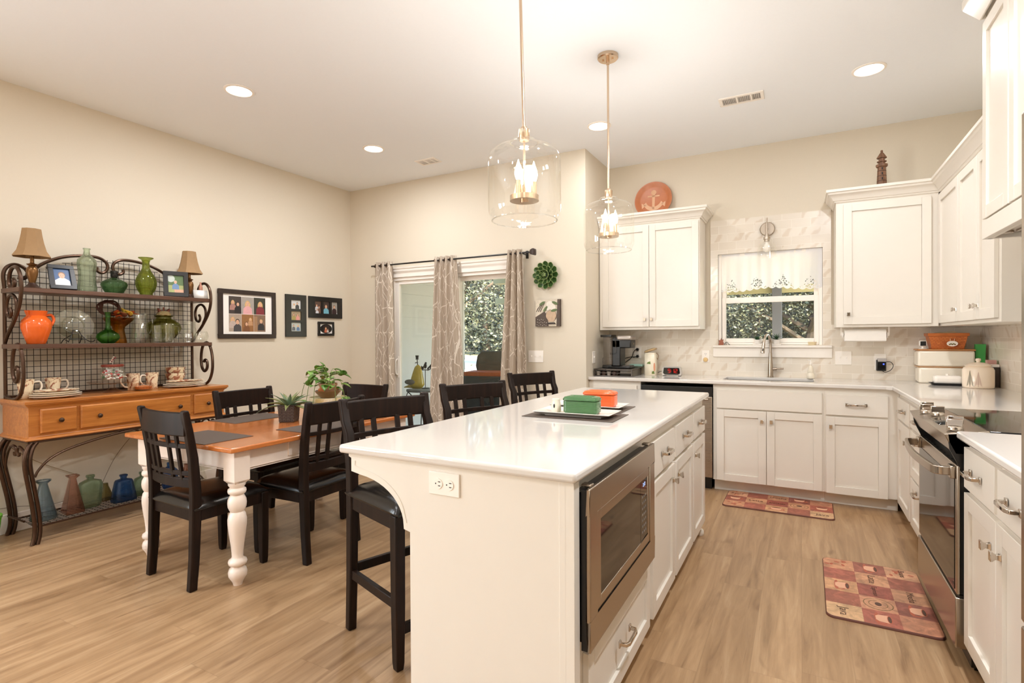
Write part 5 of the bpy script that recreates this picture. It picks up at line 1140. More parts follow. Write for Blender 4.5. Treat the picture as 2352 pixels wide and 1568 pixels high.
m = MB()
for k in range(30):
    a0 = 2 * pi * k / 30
    for s in (-1, 1): m.tube([((.085 + .02 * q / 8) * cos(a0 + s * q * .09), (.085 + .02 * q / 8) * sin(a0 + s * q * .09), .01 + .17 * q / 8) for q in range(9)], .004, 5)
m.lathe([(0, 0), (.09, 0), (.09, .012), (0, .012)], seg=30).lathe([(.100, .175), (.112, .175), (.112, .19), (.100, .19), (.100, .175)], seg=30).build('weave', paint('lime green plastic', (98, 176, 40), .4), o)
# ------------------------------------------------------------------ pictures on the left wall (face +x)
def wallframe(label, y, z, w, h):
    o = thing('picture_frame', label, 'picture frame', (XL + .003, y, z), R(90), 'family photo frames on the left wall'); return o
BLD, BRN, DKH, GRY = (214, 176, 112), (112, 76, 48), (40, 32, 28), (150, 140, 130)
o = wallframe('large dark wood frame holding six family photos on white mat', 3.335, 1.541, .60, .46)
framebars(o, .605, .462, .042, FRE, .024); MB().box(-.28, .28, -.010, -.004, -.21, .21).build('mat_board', PAPER, o)
pw, ph = .128, .165; X0 = -.005
photo(o, X0 - .130, .085, pw, ph, (70, 60, 56), [(-.18, .16, .62, (176, 132, 122), BLD, True), (.22, .05, .70, (42, 38, 40), DKH, False)], -.0105)
photo(o, X0, .085, pw, ph, (168, 160, 152), [(0, .10, .95, (226, 170, 172), BLD, True)], -.0105)
photo(o, X0 + .130, .085, pw, ph, (60, 60, 50), [(.05, .10, .90, (128, 44, 54), BLD, True)], -.0105)
photo(o, X0 - .130, -.083, pw, ph, (176, 158, 142), [(-.20, .20, .70, (196, 178, 168), BLD, True), (.18, .05, .90, (74, 70, 72), DKH, False)], -.0105)
photo(o, X0, -.083, pw, ph, (150, 104, 62), [(-.10, -.06, .70, (126, 82, 52), BRN, True), (.22, .22, .50, (196, 150, 110), BLD, True)], -.0105)
photo(o, X0 + .130, -.083, pw, ph, (132, 104, 84), [(.12, .10, .72, (52, 46, 48), BLD, False)], -.0105, [('rect', -.35, -.05, .3, .9, (164, 128, 96))])
def blackpanel(o, w, h, wins, t=.016):
    m = MB(); xs = sorted({-w / 2, w / 2} | {a for q in wins for a in (q[0] - q[2] / 2, q[0] + q[2] / 2)}); zs = sorted({-h / 2, h / 2} | {a for q in wins for a in (q[1] - q[3] / 2, q[1] + q[3] / 2)})
    for i in range(len(xs) - 1):
        for k in range(len(zs) - 1):
            cx, cz = (xs[i] + xs[i + 1]) / 2, (zs[k] + zs[k + 1]) / 2
            if not any(abs(cx - q[0]) < q[2] / 2 and abs(cz - q[1]) < q[3] / 2 for q in wins): m.box(xs[i], xs[i + 1], -t, 0, zs[k], zs[k + 1])
    return m.build('frame', FRB, o)
o = wallframe('tall black frame with three photos stacked vertically', 3.893, 1.548, .262, .445)
wn_ = [(0, .118, .125, .092), (0, 0, .125, .092), (0, -.118, .125, .092)]; blackpanel(o, .262, .445, wn_)
photo(o, 0, .118, .125, .092, (206, 206, 206), [(-.16, .0, .7, (220, 214, 206), BLD, True), (.15, .12, .85, (56, 56, 60), DKH, False)], -.006)
photo(o, 0, 0, .125, .092, (170, 150, 120), [(-.2, .10, .85, (166, 150, 80), BRN, True), (.2, .10, .85, (222, 150, 140), BRN, True)], -.006)
photo(o, 0, -.118, .125, .092, (190, 196, 190), [(-.22, .12, .75, (96, 100, 108), DKH, False), (.22, .10, .75, (90, 120, 160), BLD, True)], -.006)
o = wallframe('wide black frame with three portrait photos side by side', 4.298, 1.652, .476, .235)
wn_ = [(-.112, 0, .088, .135), (.006, 0, .088, .135), (.126, 0, .088, .135)]; blackpanel(o, .476, .235, wn_)
photo(o, -.112, 0, .088, .135, (96, 74, 64), [(-.16, .14, .55, (208, 210, 214), BRN, True), (.2, .0, .6, (120, 90, 74), BRN, False), (-.1, -.20, .5, (214, 216, 222), BRN, False)], -.006)
photo(o, .006, 0, .088, .135, (70, 58, 54), [(0, .08, .95, (120, 186, 206), BRN, False)], -.006)
photo(o, .126, 0, .088, .135, (164, 160, 152), [(0, .08, .82, (52, 30, 34), BRN, False)], -.006, [('rect', 0, -.46, 1, .08, (238, 238, 236))])
o = wallframe('small black frame with an oval photo below the wide one', 4.300, 1.415, .226, .158)
framebars(o, .226, .158, .026, FRB); MB().box(-.09, .09, -.008, -.003, -.055, .055).build('mat_board', PAPER, o)
MB().prism(circ(0, 0, .085, .0525), 'y', -.0092, -.008).build('oval_border', FRB, o)
photo(o, 0, -.004, .088, .082, (54, 42, 38), [(-.05, .10, .80, (206, 116, 86), BLD, True), (.26, -.05, .55, (220, 212, 204), DKH, False)], -.0094)

# ------------------------------------------------------------------ wall decor right of the slider
o = thing('succulent_wall_ornament', 'green metal succulent rosette hung on the wall', 'wall ornament', (-2.150, YB - .004, 1.900)); o.rotation_euler = (R(90), 0, 0)
SUC = paint('succulent green', (58, 88, 42), .4, var=.2, scale=25); SUCE = paint('succulent rim', (140, 158, 100), .4)
for ring, (n_, r0, L, wd, tl, zz) in enumerate(((12, .055, .085, .062, 12, .008), (10, .038, .070, .058, 28, .018), (8, .022, .056, .050, 44, .028), (6, .010, .042, .038, 60, .036), (4, .003, .030, .026, 74, .040))):
    m = MB()
    for k in range(n_):
        a = 2 * pi * (k + .5 * (ring % 2)) / n_; d = Vector((cos(a), sin(a), 0)); s = Vector((-sin(a), cos(a), 0)); t_ = R(tl); dv = d * cos(t_) + Vector((0, 0, 1)) * sin(t_); nv = Vector((0, 0, 1)) * cos(t_) - d * sin(t_)
        rows = []
        for u, wv in ((0, .35), (.25, .75), (.55, 1.0), (.8, .88), (.94, .5), (1.0, .08)):
            c_ = Vector((0, 0, zz)) + d * r0 + dv * L * u + nv * (.012 * u * u); rows.append([c_ + s * wd / 2 * wv * q + nv * (abs(q) ** 2 * .010) for q in (-1, -.82, 0, .82, 1)])
        vs = [p for r in rows for p in r]
        for i in range(len(rows) - 1):
            for j in range(4):
                b_ = i * 5 + j; m.add([vs[b_], vs[b_ + 1], vs[b_ + 6], vs[b_ + 5]], [(0, 1, 2, 3)], 1 if j in (0, 3) or i == 4 else 0)
    m.build('petal_ring', [SUC, SUCE], o, normals=False, solid=.0018)
MB().cyl((0, 0, 0), .05, .012, seg=20).build('backing', SUC, o)
o = thing('canvas_picture', 'small square brown canvas of a potted plant below the succulent', 'canvas print', (-2.133, YB - .0005, 1.538))
MB().box(-.128, .128, -.032, 0, -.128, .128).build('canvas', paint('dark canvas edge', (70, 56, 46), .7), o)
m = MB(); cm = [paint('canvas %d' % k, c, .6, var=.15, scale=50) for k, c in enumerate(((214, 202, 182), (84, 70, 60), (196, 168, 140), (96, 112, 70), (232, 224, 210), (58, 46, 40)))]
y = -.0325
def pl(pts, mi):
    global y
    y -= .0003; m.add([(a * .128, y, b * .128) for a, b in pts], [tuple(range(len(pts)))], mi)
pl([(-1, -1), (1, -1), (1, 1), (-1, 1)], 0); pl([(.72, -1), (1, -1), (1, 1), (.80, 1)], 1); pl([(-1, -1), (.1, -1), (.0, -.2), (-.25, .12), (-1, -.30)], 1)
for k in range(9): pl([(-.95 + .04 * k, .1 + .08 * (k % 4)), (-.9 + .04 * k, .08 + .08 * (k % 4)), (-.55 + .05 * k, .62 + .03 * k), (-.6 + .05 * k, .62 + .03 * k)], 1)
pl(circ(.30, -.22, .46, .42, 20), 1); pl(circ(.30, -.20, .42, .38, 20), 2); pl([(-.02, .08), (.02, -.5), (.10, -.66), (.52, -.66), (.62, -.5), (.68, .10)], 2)
pl(circ(.22, .62, .30, .26, 14), 4); pl(circ(.45, .40, .24, .20, 14), 4); pl(circ(.05, .36, .20, .16, 14), 4)
for a, b, r_ in ((-.42, .72, .5), (.62, .72, -.4), (.55, .18, .2), (-.15, .30, .9)): pl([(a + .26 * cos(t_) * cos(r_) - .10 * sin(t_) * sin(r_), b + .26 * cos(t_) * sin(r_) + .10 * sin(t_) * cos(r_)) for t_ in [2 * pi * i / 14 for i in range(14)]], 3)
pl([(.05, -.72), (.60, -.72), (.72, -.85), (-.05, -.85)], 5)
for k in range(16): pl(circ(-.85 + (k % 6) * .15 + .04 * (k // 6), -.88 + (k // 6) * .2 - .05 * (k % 2), .022, .03, 6), 4)
m.build('painting', cm, o, normals=False)

# ------------------------------------------------------------------ curtains on the black rod
CURT = mat_curtain(); RODY, RODZ = 4.595, 2.122
o = thing('curtain_rod', 'thin black curtain rod with square finial over the sliding door', 'curtain rod', (0, RODY, RODZ))
MB().tube([(-4.30, 0, 0), (-2.27, 0, 0)], .0085, 10).build('rod', BLACK, o)
MB().loft([[(x, a * w, b * w) for a, b in ((-1, -1), (1, -1), (1, 1), (-1, 1))] for x, w in ((-2.285, .012), (-2.275, .022), (-2.25, .030), (-2.235, .030), (-2.228, .018))]).build('finial', paint('dark brown finial', (54, 38, 32), .4), o, bevel=.003)
for bx_ in (-4.26, -2.36): MB().tube([(bx_, 0, -.01), (bx_, .07, -.012)], .006, 8).box(bx_ - .012, bx_ + .012, .082, .0945, -.045, .03).build('bracket', BLACK, o)
def curtain(label, xt0, xt1, xb0, xb1, folds, ph, amp=.030):
    o = thing('curtain', label, 'curtain', (0, RODY, 0), 0, 'taupe branch-print curtain panels')
    nu, nv, z0, z1 = folds * 14, 26, .012, 2.160; vs = []; fs = []; uvs = []
    for j in range(nv + 1):
        v = j / nv; z = z0 + (z1 - z0) * v; e = (1 - v) ** .8; a0 = xt0 * (1 - e) + xb0 * e; a1 = xt1 * (1 - e) + xb1 * e
        for i in range(nu + 1):
            u = i / nu; s = 2 * pi * folds * u + ph
            w = sin(s) + .22 * sin(2 * s + 1.1 * (1 - v) + ph); x = a0 + (a1 - a0) * u + .010 * (1 - v) * sin(5 * u * 6 + v * 3 + ph)
            vs.append((x, amp * (.85 + .35 * (1 - v) * sin(3.1 * u * folds + ph)) * w, z)); uvs.append((u * folds * .24, z))
    for j in range(nv):
        for i in range(nu): a = j * (nu + 1) + i; fs.append((a, a + 1, a + nu + 2, a + nu + 1))
    me = bpy.data.meshes.new('fabric'); me.from_pydata(vs, [], fs); ul = me.uv_layers.new(name='UVMap')
    for p in me.polygons:
        p.use_smooth = True
        for li in p.loop_indices: ul.data[li].uv = uvs[me.loops[li].vertex_index]
    me.materials.append(CURT); f = bpy.data.objects.new('fabric', me); COL.objects.link(f); f.parent = o
    md = f.modifiers.new('thickness', 'SOLIDIFY'); md.thickness = .0016
    for k in range(folds):
        u = (k + .5 - ph / (2 * pi) * 0) / folds
        s0 = (pi * (2 * k + 1) - ph) / (2 * pi * folds)
        if 0 < s0 < 1:
            x = xt0 + (xt1 - xt0) * s0; MB().lathe([(.014, -.003), (.024, -.003), (.024, .003), (.014, .003), (.014, -.003)], (x, 0, RODZ), 20, axis='x').build('grommet', IRON, o)
curtain('taupe branch-print curtain panel at the left end of the rod', -4.262, -4.010, -4.280, -3.975, 3, .6)
curtain('taupe branch-print curtain panel in the middle of the sliding door', -3.415, -3.150, -3.520, -3.050, 4, 2.0)
curtain('taupe branch-print curtain panel at the right end by the finial', -2.520, -2.370, -2.650, -2.300, 3, 3.6, .032)

# ------------------------------------------------------------------ kitchen window dressing and sill things
o = thing('window_valance', 'sheer white eyelet valance across the kitchen window', 'curtain', (0, YK + .012, 0))
nu, nv = 160, 30; vs = []; fs = []; uvs = []; zt, zb = WZ1 - .004, 1.742
for j in range(nv + 1):
    v = j / nv
    for i in range(nu + 1):
        u = i / nu; sc_ = .016 * abs(sin(u * pi * 14)); low = zb - sc_ - .012 * sin(u * 9); z = zt + (low - zt) * v
        fold = .006 * sin(u * 61 + .6 * sin(u * 17)) * (.5 + .7 * v) + .004 * sin(u * 23 + 2)
        vs.append((WX0 + .004 + (WX1 - WX0 - .008) * u, -.010 + fold * .7, z)); uvs.append((u * .85, (1 - v) * (zt - low)))
for j in range(nv):
    for i in range(nu): a = j * (nu + 1) + i; fs.append((a, a + 1, a + nu + 2, a + nu + 1))
me = bpy.data.meshes.new('fabric'); me.from_pydata(vs, [], fs); ul = me.uv_layers.new(name='UVMap')
for p in me.polygons:
    p.use_smooth = True
    for li in p.loop_indices: ul.data[li].uv = uvs[me.loops[li].vertex_index]
me.materials.append(mat_valance()); f = bpy.data.objects.new('fabric', me); COL.objects.link(f); f.parent = o
MB().tube([(WX0 + .002, -.004, WZ1 - .018), (WX1 - .002, -.004, WZ1 - .018)], .005, 8).build('tension_rod', WHITEPL, o)
# sconce
o = thing('wall_sconce', 'brushed nickel sconce with bare bulb and clear shade rim over the window', 'wall light', (-.268, YK - T, 2.272))
MB().lathe([(0, 0), (.062, 0), (.062, -.014), (.056, -.020), (0, -.020)], seg=36, axis='y').build('backplate', NICKEL, o)
MB().tube([(0, -.018, 0), (0, -.10, 0)], .008, 10).tube([(0, -.10, .085), (0, -.10, -.07)], .007, 10).lathe([(0, -.055), (.014, -.055), (.016, -.085), (.028, -.087), (.028, -.108), (.022, -.11), (.022, -.126), (0, -.126)], (0, -.10, 0), 24).build('arm', NICKEL, o)
MB().lathe([(0, -.124), (.013, -.126), (.014, -.140), (.026, -.165), (.030, -.185), (.026, -.206), (.014, -.218), (0, -.221)], (0, -.10, 0), 24).build('bulb', paint('frosted bulb', (248, 242, 232), .35, var=.0), o)
MB().lathe([(.027, -.100), (.060, -.135), (.078, -.20), (.082, -.262), (.079, -.262), (.075, -.20), (.057, -.137), (.026, -.104)], (0, -.10, 0), 40).build('glass_shade', GLASSC, o, sharp=60)
SZL = 1.2225
o = thing('succulent_planter', 'three small succulents in a white planter on the window sill', 'potted plant', (-.275, YK - .022, SZL))
MB().box(-.115, .115, -.022, .018, 0, .012).build('tray', WHITEPL, o, bevel=.003)
for k, x in enumerate((-.078, 0, .078)):
    p_ = MB().lathe([(0, .012), (.024, .012), (.030, .05), (.027, .05), (0, .04)], (x, -.002, 0), 24).build('pot', WHITEPL, o); m = MB()
    for i in range(16): leafblade(m, (x, -.002, .045), i * 2.4, R(75 - i * 4), (.045, .06, .075)[k], (.016, .014, .010)[k], R(15), 0, .3, 5)
    m.build('leaves', paint('deep succulent green', (44, 78, 44), .4, var=.25), p_, normals=False, solid=.001)
o = thing('bird_ornament', 'small rusty leaf and wire bird ornament at the left of the sill', 'ornament', (-.655, YK - .022, SZL)); m = MB()
m.prism([(-.03, .0), (.012, .0), (.016, .02), (.008, .03), (.014, .055), (-.002, .048), (-.008, .068), (-.016, .045), (-.030, .046), (-.024, .024)], 'y', -.004, .004); m.build('leaf', paint('rust copper', (150, 84, 58), .5), o)
MB().tube(spline([(.018, 0, .003), (.03, 0, .022), (.045, 0, .028), (.055, 0, .012), (.07, 0, .003)], 5), .0025, 6).tube([(.035, 0, .025), (.038, 0, .002)], .002, 6).build('wire_bird', WIRE, o)
tag(MB().lathe([(0, 0), (.034, 0), (.040, .030), (.036, .030), (.032, .006), (0, .006)], seg=4).build('soap_dish', paint('cream dish', (226, 208, 168), .3), loc=(.085, YK - .022, SZL), rotz=R(45)), 'small cream dish at the right of the window sill', 'dish').scale = (1.25, .55, 1)

# ------------------------------------------------------------------ back counter things
ZC = CT1 + .0003
o = thing('pod_drawer', 'brown metal coffee pod drawer under the coffee maker', 'storage drawer', (-1.56, 5.03, ZC))
GUN = paint('gunmetal', (92, 84, 78), .35, .7, var=.1)
fr = MB().box(-.185, .185, -.165, .165, .062, .068)
for x in (-.180, .180):
    for y_ in (-.160, .160): fr.box(x - .005, x + .005, y_ - .005, y_ + .005, 0, .062)
for z in (.004, .030, .056): fr.box(-.185, .185, -.163, -.157, z - .002, z + .002).box(-.185, .185, .157, .163, z - .002, z + .002).box(.178, .184, -.16, .16, z - .002, z + .002).box(-.184, -.178, -.16, .16, z - .002, z + .002)
fr.box(-.18, .18, -.16, .16, .002, .005).build('rack', GUN, o)
MB().box(.1835, .186, -.155, .155, .005, .058).build('drawer_front', GUN, o)
for i in range(4):
    for j in range(3): MB().lathe([(0, .006), (.018, .006), (.023, .042), (.025, .044), (0, .044)], (-.150 + i * .052, -.130 + j * .055, 0), 16).build('pod', [paint('pod foil', (196, 186, 174), .3, .4), paint('pod dark', (80, 60, 52), .4)][(i + j) % 2], o)
o = thing('coffee_maker', 'black pod coffee maker with clear water tank', 'coffee maker', (-1.545, 5.03, ZC + .0685))
MB().box(-.09, .13, -.075, .085, 0, .022).box(-.05, .035, -.075, .085, .02, .30).box(-.05, .135, -.075, .085, .195, .275).build('body', BLACK, o, bevel=.010)
MB().box(-.005, .140, -.080, .088, .268, .312).build('lid', paint('silver lid', (170, 160, 152), .3, .6), o, bevel=.016, seg=3)
MB().box(.137, .141, -.01, .01, .228, .242).build('badge', CHROME, o); MB().box(.045, .125, -.055, .06, .022, .028).build('drip_tray', GUN, o)
MB().box(-.150, -.055, -.07, .08, 0, .03).build('tank_base', BLACK, o, bevel=.006)
MB().box(-.165, -.055, -.073, .082, .300, .322).build('tank_lid', BLACK, o, bevel=.004)
TANK = glass('smoky clear plastic', (232, 232, 234), 1.5)
MB().loft([[(x * q - .105, y_ * q, z) for x, y_ in ((-.043, -.068), (.043, -.068), (.043, .075), (-.043, .075))] for q, z in ((1.05, .031), (1.05, .095), (.86, .105), (.90, .299))]).build('water_tank', TANK, o, bevel=.006)
MB().tube(spline([(-.070, -.070, .285), (-.030, -.085, .285), (-.012, -.087, .27), (-.010, -.087, .16), (-.022, -.085, .145), (-.068, -.072, .14)], 5), .008, 8).build('tank_handle', TANK, o)
o = thing('storage_container', 'mint lidded food container behind the coffee maker', 'container', (-1.445, 5.29, ZC))
MB().loft([[(a * w, b * w * .75, z) for a, b in ((-1, -1), (1, -1), (1, 1), (-1, 1))] for w, z in ((.050, 0), (.062, .075))]).build('tub', glass('frosted tub', (236, 234, 226), 1.4, rough=.2), o, bevel=.006)
MB().box(-.066, .066, -.050, .050, .075, .098).build('lid', paint('mint lid', (176, 218, 206), .35), o, bevel=.008)
tag(MB().tube(spline([(-1.60, 5.33, 1.03), (-1.52, 5.345, 1.09), (-1.495, 5.35, 1.15), (-1.475, 5.352, 1.175), (-1.455, 5.355, 1.178)], 6), .004, 6).tube(spline([(-1.60, 5.33, 1.08), (-1.53, 5.345, 1.10), (-1.49, 5.35, 1.102), (-1.455, 5.355, 1.108)], 6), .004, 6).cyl((-1.455, 5.366, 1.178), .014, -.025, 'y', 12).cyl((-1.455, 5.366, 1.108), .014, -.025, 'y', 12).build('power_cord', BLACK), 'two black plugs and cords behind the coffee maker', 'cord')
outlet('wall_outlet', 'white wall outlet with black plugs behind the coffee maker', (-1.455, YK - T, 1.143), (0, 0, 0))
o = thing('canister', 'cream clamp-lid canister with a fruit decal by the coffee maker', 'canister', (-1.290, 5.23, ZC))
MB().loft([[(a * w, b * w, z) for a, b in ((-1, -.8), (-.8, -1), (.8, -1), (1, -.8), (1, .8), (.8, 1), (-.8, 1), (-1, .8))] for w, z in ((.052, 0), (.055, .006), (.055, .195), (.050, .205), (.050, .215))]).build('jar', paint('cream canister', (240, 231, 208), .2), o, sharp=50)
q = MB().loft([[(a * w, b * w, z) for a, b in ((-1, -.8), (-.8, -1), (.8, -1), (1, -.8), (1, .8), (.8, 1), (-.8, 1), (-1, .8))] for w, z in ((.050, -.006), (.054, 0), (.054, .008), (.035, .016))]).build('lid', paint('tan lid', (206, 176, 130), .3), o, sharp=50); q.location = (.0, .0, .236); q.rotation_euler = (0, R(-18), 0)
MB().tube([(-.055, 0, .212), (.055, 0, .212)], .002).tube(spline([(.053, 0, .21), (.072, 0, .19), (.066, 0, .15), (.056, 0, .165)], 5), .002, 6).tube(spline([(-.054, -.02, .205), (-.062, 0, .225), (-.052, 0, .235)], 4), .002, 6).build('wire_clamp', BRONZE, o)
m = MB(); m.prism([(.010, .105), (-.028, .108), (-.018, .125), (.006, .132)], 'y', -.0562, -.0554, 0); m.prism([(.02, .012), (.048, .012), (.044, .04), (.024, .035)], 'y', -.0562, -.0554, 0); m.prism(circ(.046, .078, .009, .042, 14), 'y', -.0562, -.0554, 1); m.build('fruit_decal', [paint('decal leaf', (110, 128, 60), .4), paint('decal fruit', (214, 146, 110), .4)], o)
o = thing('alarm_clock', 'small black digital alarm clock with red digits on the counter', 'clock', (-1.075, 5.17, ZC))
MB().loft([[(x * w, y_, z_ * h + .046) for x, z_ in ((-1, -.55), (-.90, -1), (.90, -1), (1, -.55), (.94, .7), (.82, 1), (-.82, 1), (-.94, .7))] for y_, w, h in ((-.030, .088, .036), (-.036, .092, .042), (.02, .090, .042), (.045, .070, .035))]).build('case', paint('silver clock case', (206, 200, 192), .3, .3), o, bevel=.004)
MB().prism([(-.078, -.020 + .046), (-.062, -.033 + .046), (.062, -.033 + .046), (.078, -.020 + .046), (.070, .030 + .046), (-.070, .030 + .046)], 'y', -.0385, -.034).build('display_face', BLACKGL, o, bevel=.002)
RED = emit('red led', (255, 44, 40), 2.2); SEG = {'1': 'bc', '2': 'abged', '9': 'abcdfg'}
m = MB()
def digit(chs, x, z, w=.018, h=.034):
    for c_ in SEG[chs]:
        a = {'a': (0, w, h, h), 'g': (0, w, h / 2, h / 2), 'd': (0, w, 0, 0), 'f': (0, 0, h / 2, h), 'b': (w, w, h / 2, h), 'e': (0, 0, 0, h / 2), 'c': (w, w, 0, h / 2)}[c_]; t_ = .002
        m.box(x + a[0] - t_ / 2, x + a[1] + t_ / 2, -.0392, -.0386, z + a[2] - t_ / 2, z + a[3] + t_ / 2)
digit('9', -.030, .030); digit('1', .006, .030); digit('2', .034, .030); m.box(-.003, .000, -.0392, -.0386, .040, .043).box(-.003, .000, -.0392, -.0386, .052, .055).build('red_digits', RED, o)
for s in (-1, 1): MB().box(s * .07 - .010, s * .07 + .010, -.028, .03, 0, .006).build('foot', BLACK, o)
tag(MB().tube(spline([(-1.235, 5.30, .96), (-1.22, 5.22, .955), (-1.19, 5.20, .972), (-1.165, 5.21, .968), (-1.135, 5.222, .966)], 6), .0025, 6).build('power_cord', BLACK), 'thin black clock cord running behind the canister', 'cord')
o = thing('night_light', 'round tan plug-in night light under the left outlet', 'night light', (-.803, YK - T - .0088, 1.084))
MB().lathe([(0, 0), (.020, 0), (.022, -.008), (.018, -.020), (0, -.026)], seg=24, axis='y').build('body', paint('tan night light', (226, 190, 130), .3), o)
o = thing('soap_bottle', 'clear cut glass soap bottle right of the sink', 'soap dispenser', (.071, 5.30, ZC))
MB().lathe([(0, 0), (.030, 0), (.031, .006), (.031, .034), (.022, .050), (.024, .056), (.020, .085), (.016, .105), (.010, .112), (.010, .120), (.013, .122)], seg=20).build('bottle', paint('milky glass', (236, 226, 206), .12), o)
MB().cyl((0, 0, .12), .012, .014, seg=16).tube([(0, 0, .13), (0, 0, .158), (-.022, -.004, .158)], .004, 8).build('pump', WHITEPL, o)
# paper towel under the cabinet
o = thing('paper_towel_roll', 'paper towel roll hanging under the wall cabinet right of the window', 'paper towel', (.450, 5.16, 1.308))
MB().lathe([(.02, -.14), (.052, -.14), (.052, .14), (.02, .14), (.02, -.14)], seg=32, axis='x').box(-.14, .14, -.0535, -.051, -.045, .0).build('towel', PAPER, o)
MB().tube([(-.165, 0, 0), (.165, 0, 0)], .008, 10).lathe([(0, -.155), (.024, -.155), (.026, -.148), (0, -.143)], seg=20, axis='x').lathe([(0, .155), (.024, .155), (.026, .148), (0, .143)], seg=20, axis='x').box(-.166, -.156, -.012, .012, 0, .0635).box(.156, .166, -.012, .012, 0, .0635).build('holder', WHITEPL, o)
o = thing('plug_in_clock', 'small black plug-in gadget with a blue glow and looped cord', 'charger', (.580, YK - T - .009, 1.058))
MB().box(-.034, .034, -.045, -.008, -.046, .046).build('case', BLACK, o, bevel=.006); MB().box(-.026, .036, -.047, -.012, .030, .058).build('top_cap', paint('silver cap', (190, 186, 184), .3, .4), o, bevel=.004)
MB().box(-.024, .026, -.0462, -.0448, -.036, .026).build('screen', BLACKGL, o); MB().box(.010, .020, -.0466, -.0460, .006, .016).build('indicator', emit('blue indicator', (70, 90, 255), 4.0), o)
MB().tube(spline([(.034, -.03, .03), (.064, -.03, .028), (.082, -.03, .0), (.066, -.03, -.036), (.030, -.03, -.056), (.008, -.03, -.046)], 6), .0028, 6).build('cord', BLACK, o)
# bread box, basket, camera, jar
BBX = paint('cream enamel', (242, 234, 218), .14, var=.01)
o = thing('bread_box', 'two-tier cream bread box with a wooden lid in the counter corner', 'bread box', (.968, 5.225, ZC))
for k, z in enumerate((0, .128)): MB().box(-.172 + .006 * (1 - k), .172, -.085, .085, z, z + .122).build('tier', BBX, o, bevel=.014, seg=3)
MB().box(-.172, .172, -.086, .086, .122, .128).build('rim', paint('tan rim', (196, 150, 104), .3), o, bevel=.002)
MB().box(-.176, .176, -.088, .088, .250, .262).build('lid', wood('bamboo lid', (176, 116, 66), (206, 150, 96), .4, 'X'), o, bevel=.004)
o = thing('woven_basket', 'orange-brown woven basket with an oval tag on the bread box', 'basket', (.985, 5.235, ZC + .2625))
BASK = NT('woven splint'); ch_ = BASK.n('ShaderNodeTexBrick'); x_, y_, z_ = BASK.sep(BASK.obj()); BASK.l(BASK.comb(BASK.math('ADD', x_, y_), z_, 0.0), ch_.inputs['Vector']); ch_.inputs['Scale'].default_value = 1; ch_.inputs['Brick Width'].default_value = .022; ch_.inputs['Row Height'].default_value = .012; ch_.inputs['Mortar Size'].default_value = .001
ch_.inputs['Color1'].default_value = srgb(188, 98, 40); ch_.inputs['Color2'].default_value = srgb(206, 118, 54); ch_.inputs['Mortar'].default_value = srgb(160, 80, 34); b_ = BASK.bsdf(ch_.outputs[0], .4); BASK.bump(b_, BASK.math('SUBTRACT', 1.0, ch_.outputs['Fac']), .6, .002)
MB().loft([[(a * w, b * d_, z) for a, b in ((-1, -1), (1, -1), (1, 1), (-1, 1))] for w, d_, z in ((.098, .058, 0), (.120, .074, .112), (.114, .068, .112), (.094, .054, .01))]).build('basket', BASK.m, o, bevel=.004)
MB().loft([[(a * w, b * d_, z) for a, b in ((-1, -1), (1, -1), (1, 1), (-1, 1))] for w, d_, z in ((.1185, .0725, .098), (.125, .079, .100), (.126, .080, .122), (.118, .072, .122), (.1165, .0705, .098))]).build('rim', paint('basket rim', (190, 104, 44), .35), o)
MB().loft([[(-.09, -.05, .118), (.06, -.06, .126), (.07, .05, .124), (-.08, .05, .12)], [(-.05, -.04, .125), (.04, -.03, .138), (.05, .03, .136), (-.05, .03, .128)]]).build('cloth', paint('linen cloth', (226, 208, 176), .8), o)
ov = MB().prism(circ(.022, .042, .034, .021, 24), 'y', -.084, -.0795).build('tag', CERW, o)
m = MB()
for k in range(5): m.prism(circ(.006 + k * .008, .036 + (k % 2) * .004, .006, .005, 8), 'y', -.0846, -.084, k % 2)
m.build('tag_picture', [paint('tag brown', (120, 80, 40), .5), paint('tag green', (110, 120, 60), .5)], o); MB().tube([(.010, -.081, .062), (.010, -.081, .080)], .0015).tube([(.034, -.081, .062), (.036, -.081, .080)], .0015).build('tag_ribbon', paint('ribbon', (236, 210, 184), .6), o)
o = thing('indoor_camera', 'small white security camera with black face on the bread box', 'camera', (.832, 5.185, ZC + .2625))
MB().lathe([(0, 0), (.027, 0), (.027, .004), (.008, .007), (.006, .020), (0, .020)], seg=24).build('stand', WHITEPL, o)
MB().box(-.024, .024, -.018, .016, .020, .066).build('case', WHITEPL, o, bevel=.010, seg=3); MB().box(-.018, .018, -.0195, -.017, .025, .060).build('lens_face', BLACKGL, o, bevel=.006)
o = thing('butter_keeper', 'white covered butter dish on a black tray before the bread box', 'butter dish', (.945, 4.985, ZC))
MB().loft([[(a * w, b * d_, z) for a, b in ((-1, -1), (1, -1), (1, 1), (-1, 1))] for w, d_, z in ((.085, .045, 0), (.108, .058, .017), (.104, .055, .018), (.083, .043, .006))]).build('tray', BLACK, o, bevel=.003)
MB().box(-.085, .085, -.042, .042, .0075, .072).build('cover', CERW, o, bevel=.022, seg=4); MB().cyl((0, 0, .070), .008, .016, seg=14, r2=.011).build('knob', CERW, o)
o = thing('cookie_jar', 'round cream ceramic jar with two pine trees drawn on it', 'cookie jar', (1.085, 4.825, ZC))
MB().lathe([(0, 0), (.080, 0), (.087, .006), (.0875, .02), (.0875, .125), (.080, .142), (.068, .148), (.066, .152), (0, .152)], seg=48).build('jar', paint('ivory glazed jar', (238, 222, 202), .12, var=.01), o, sharp=60)
MB().lathe([(0, .152), (.072, .152), (.074, .157), (.060, .168), (.030, .177), (.012, .179), (.010, .184), (.016, .192), (.014, .204), (0, .208)], seg=40).build('lid', MAT['ivory glazed jar'], o, sharp=60)
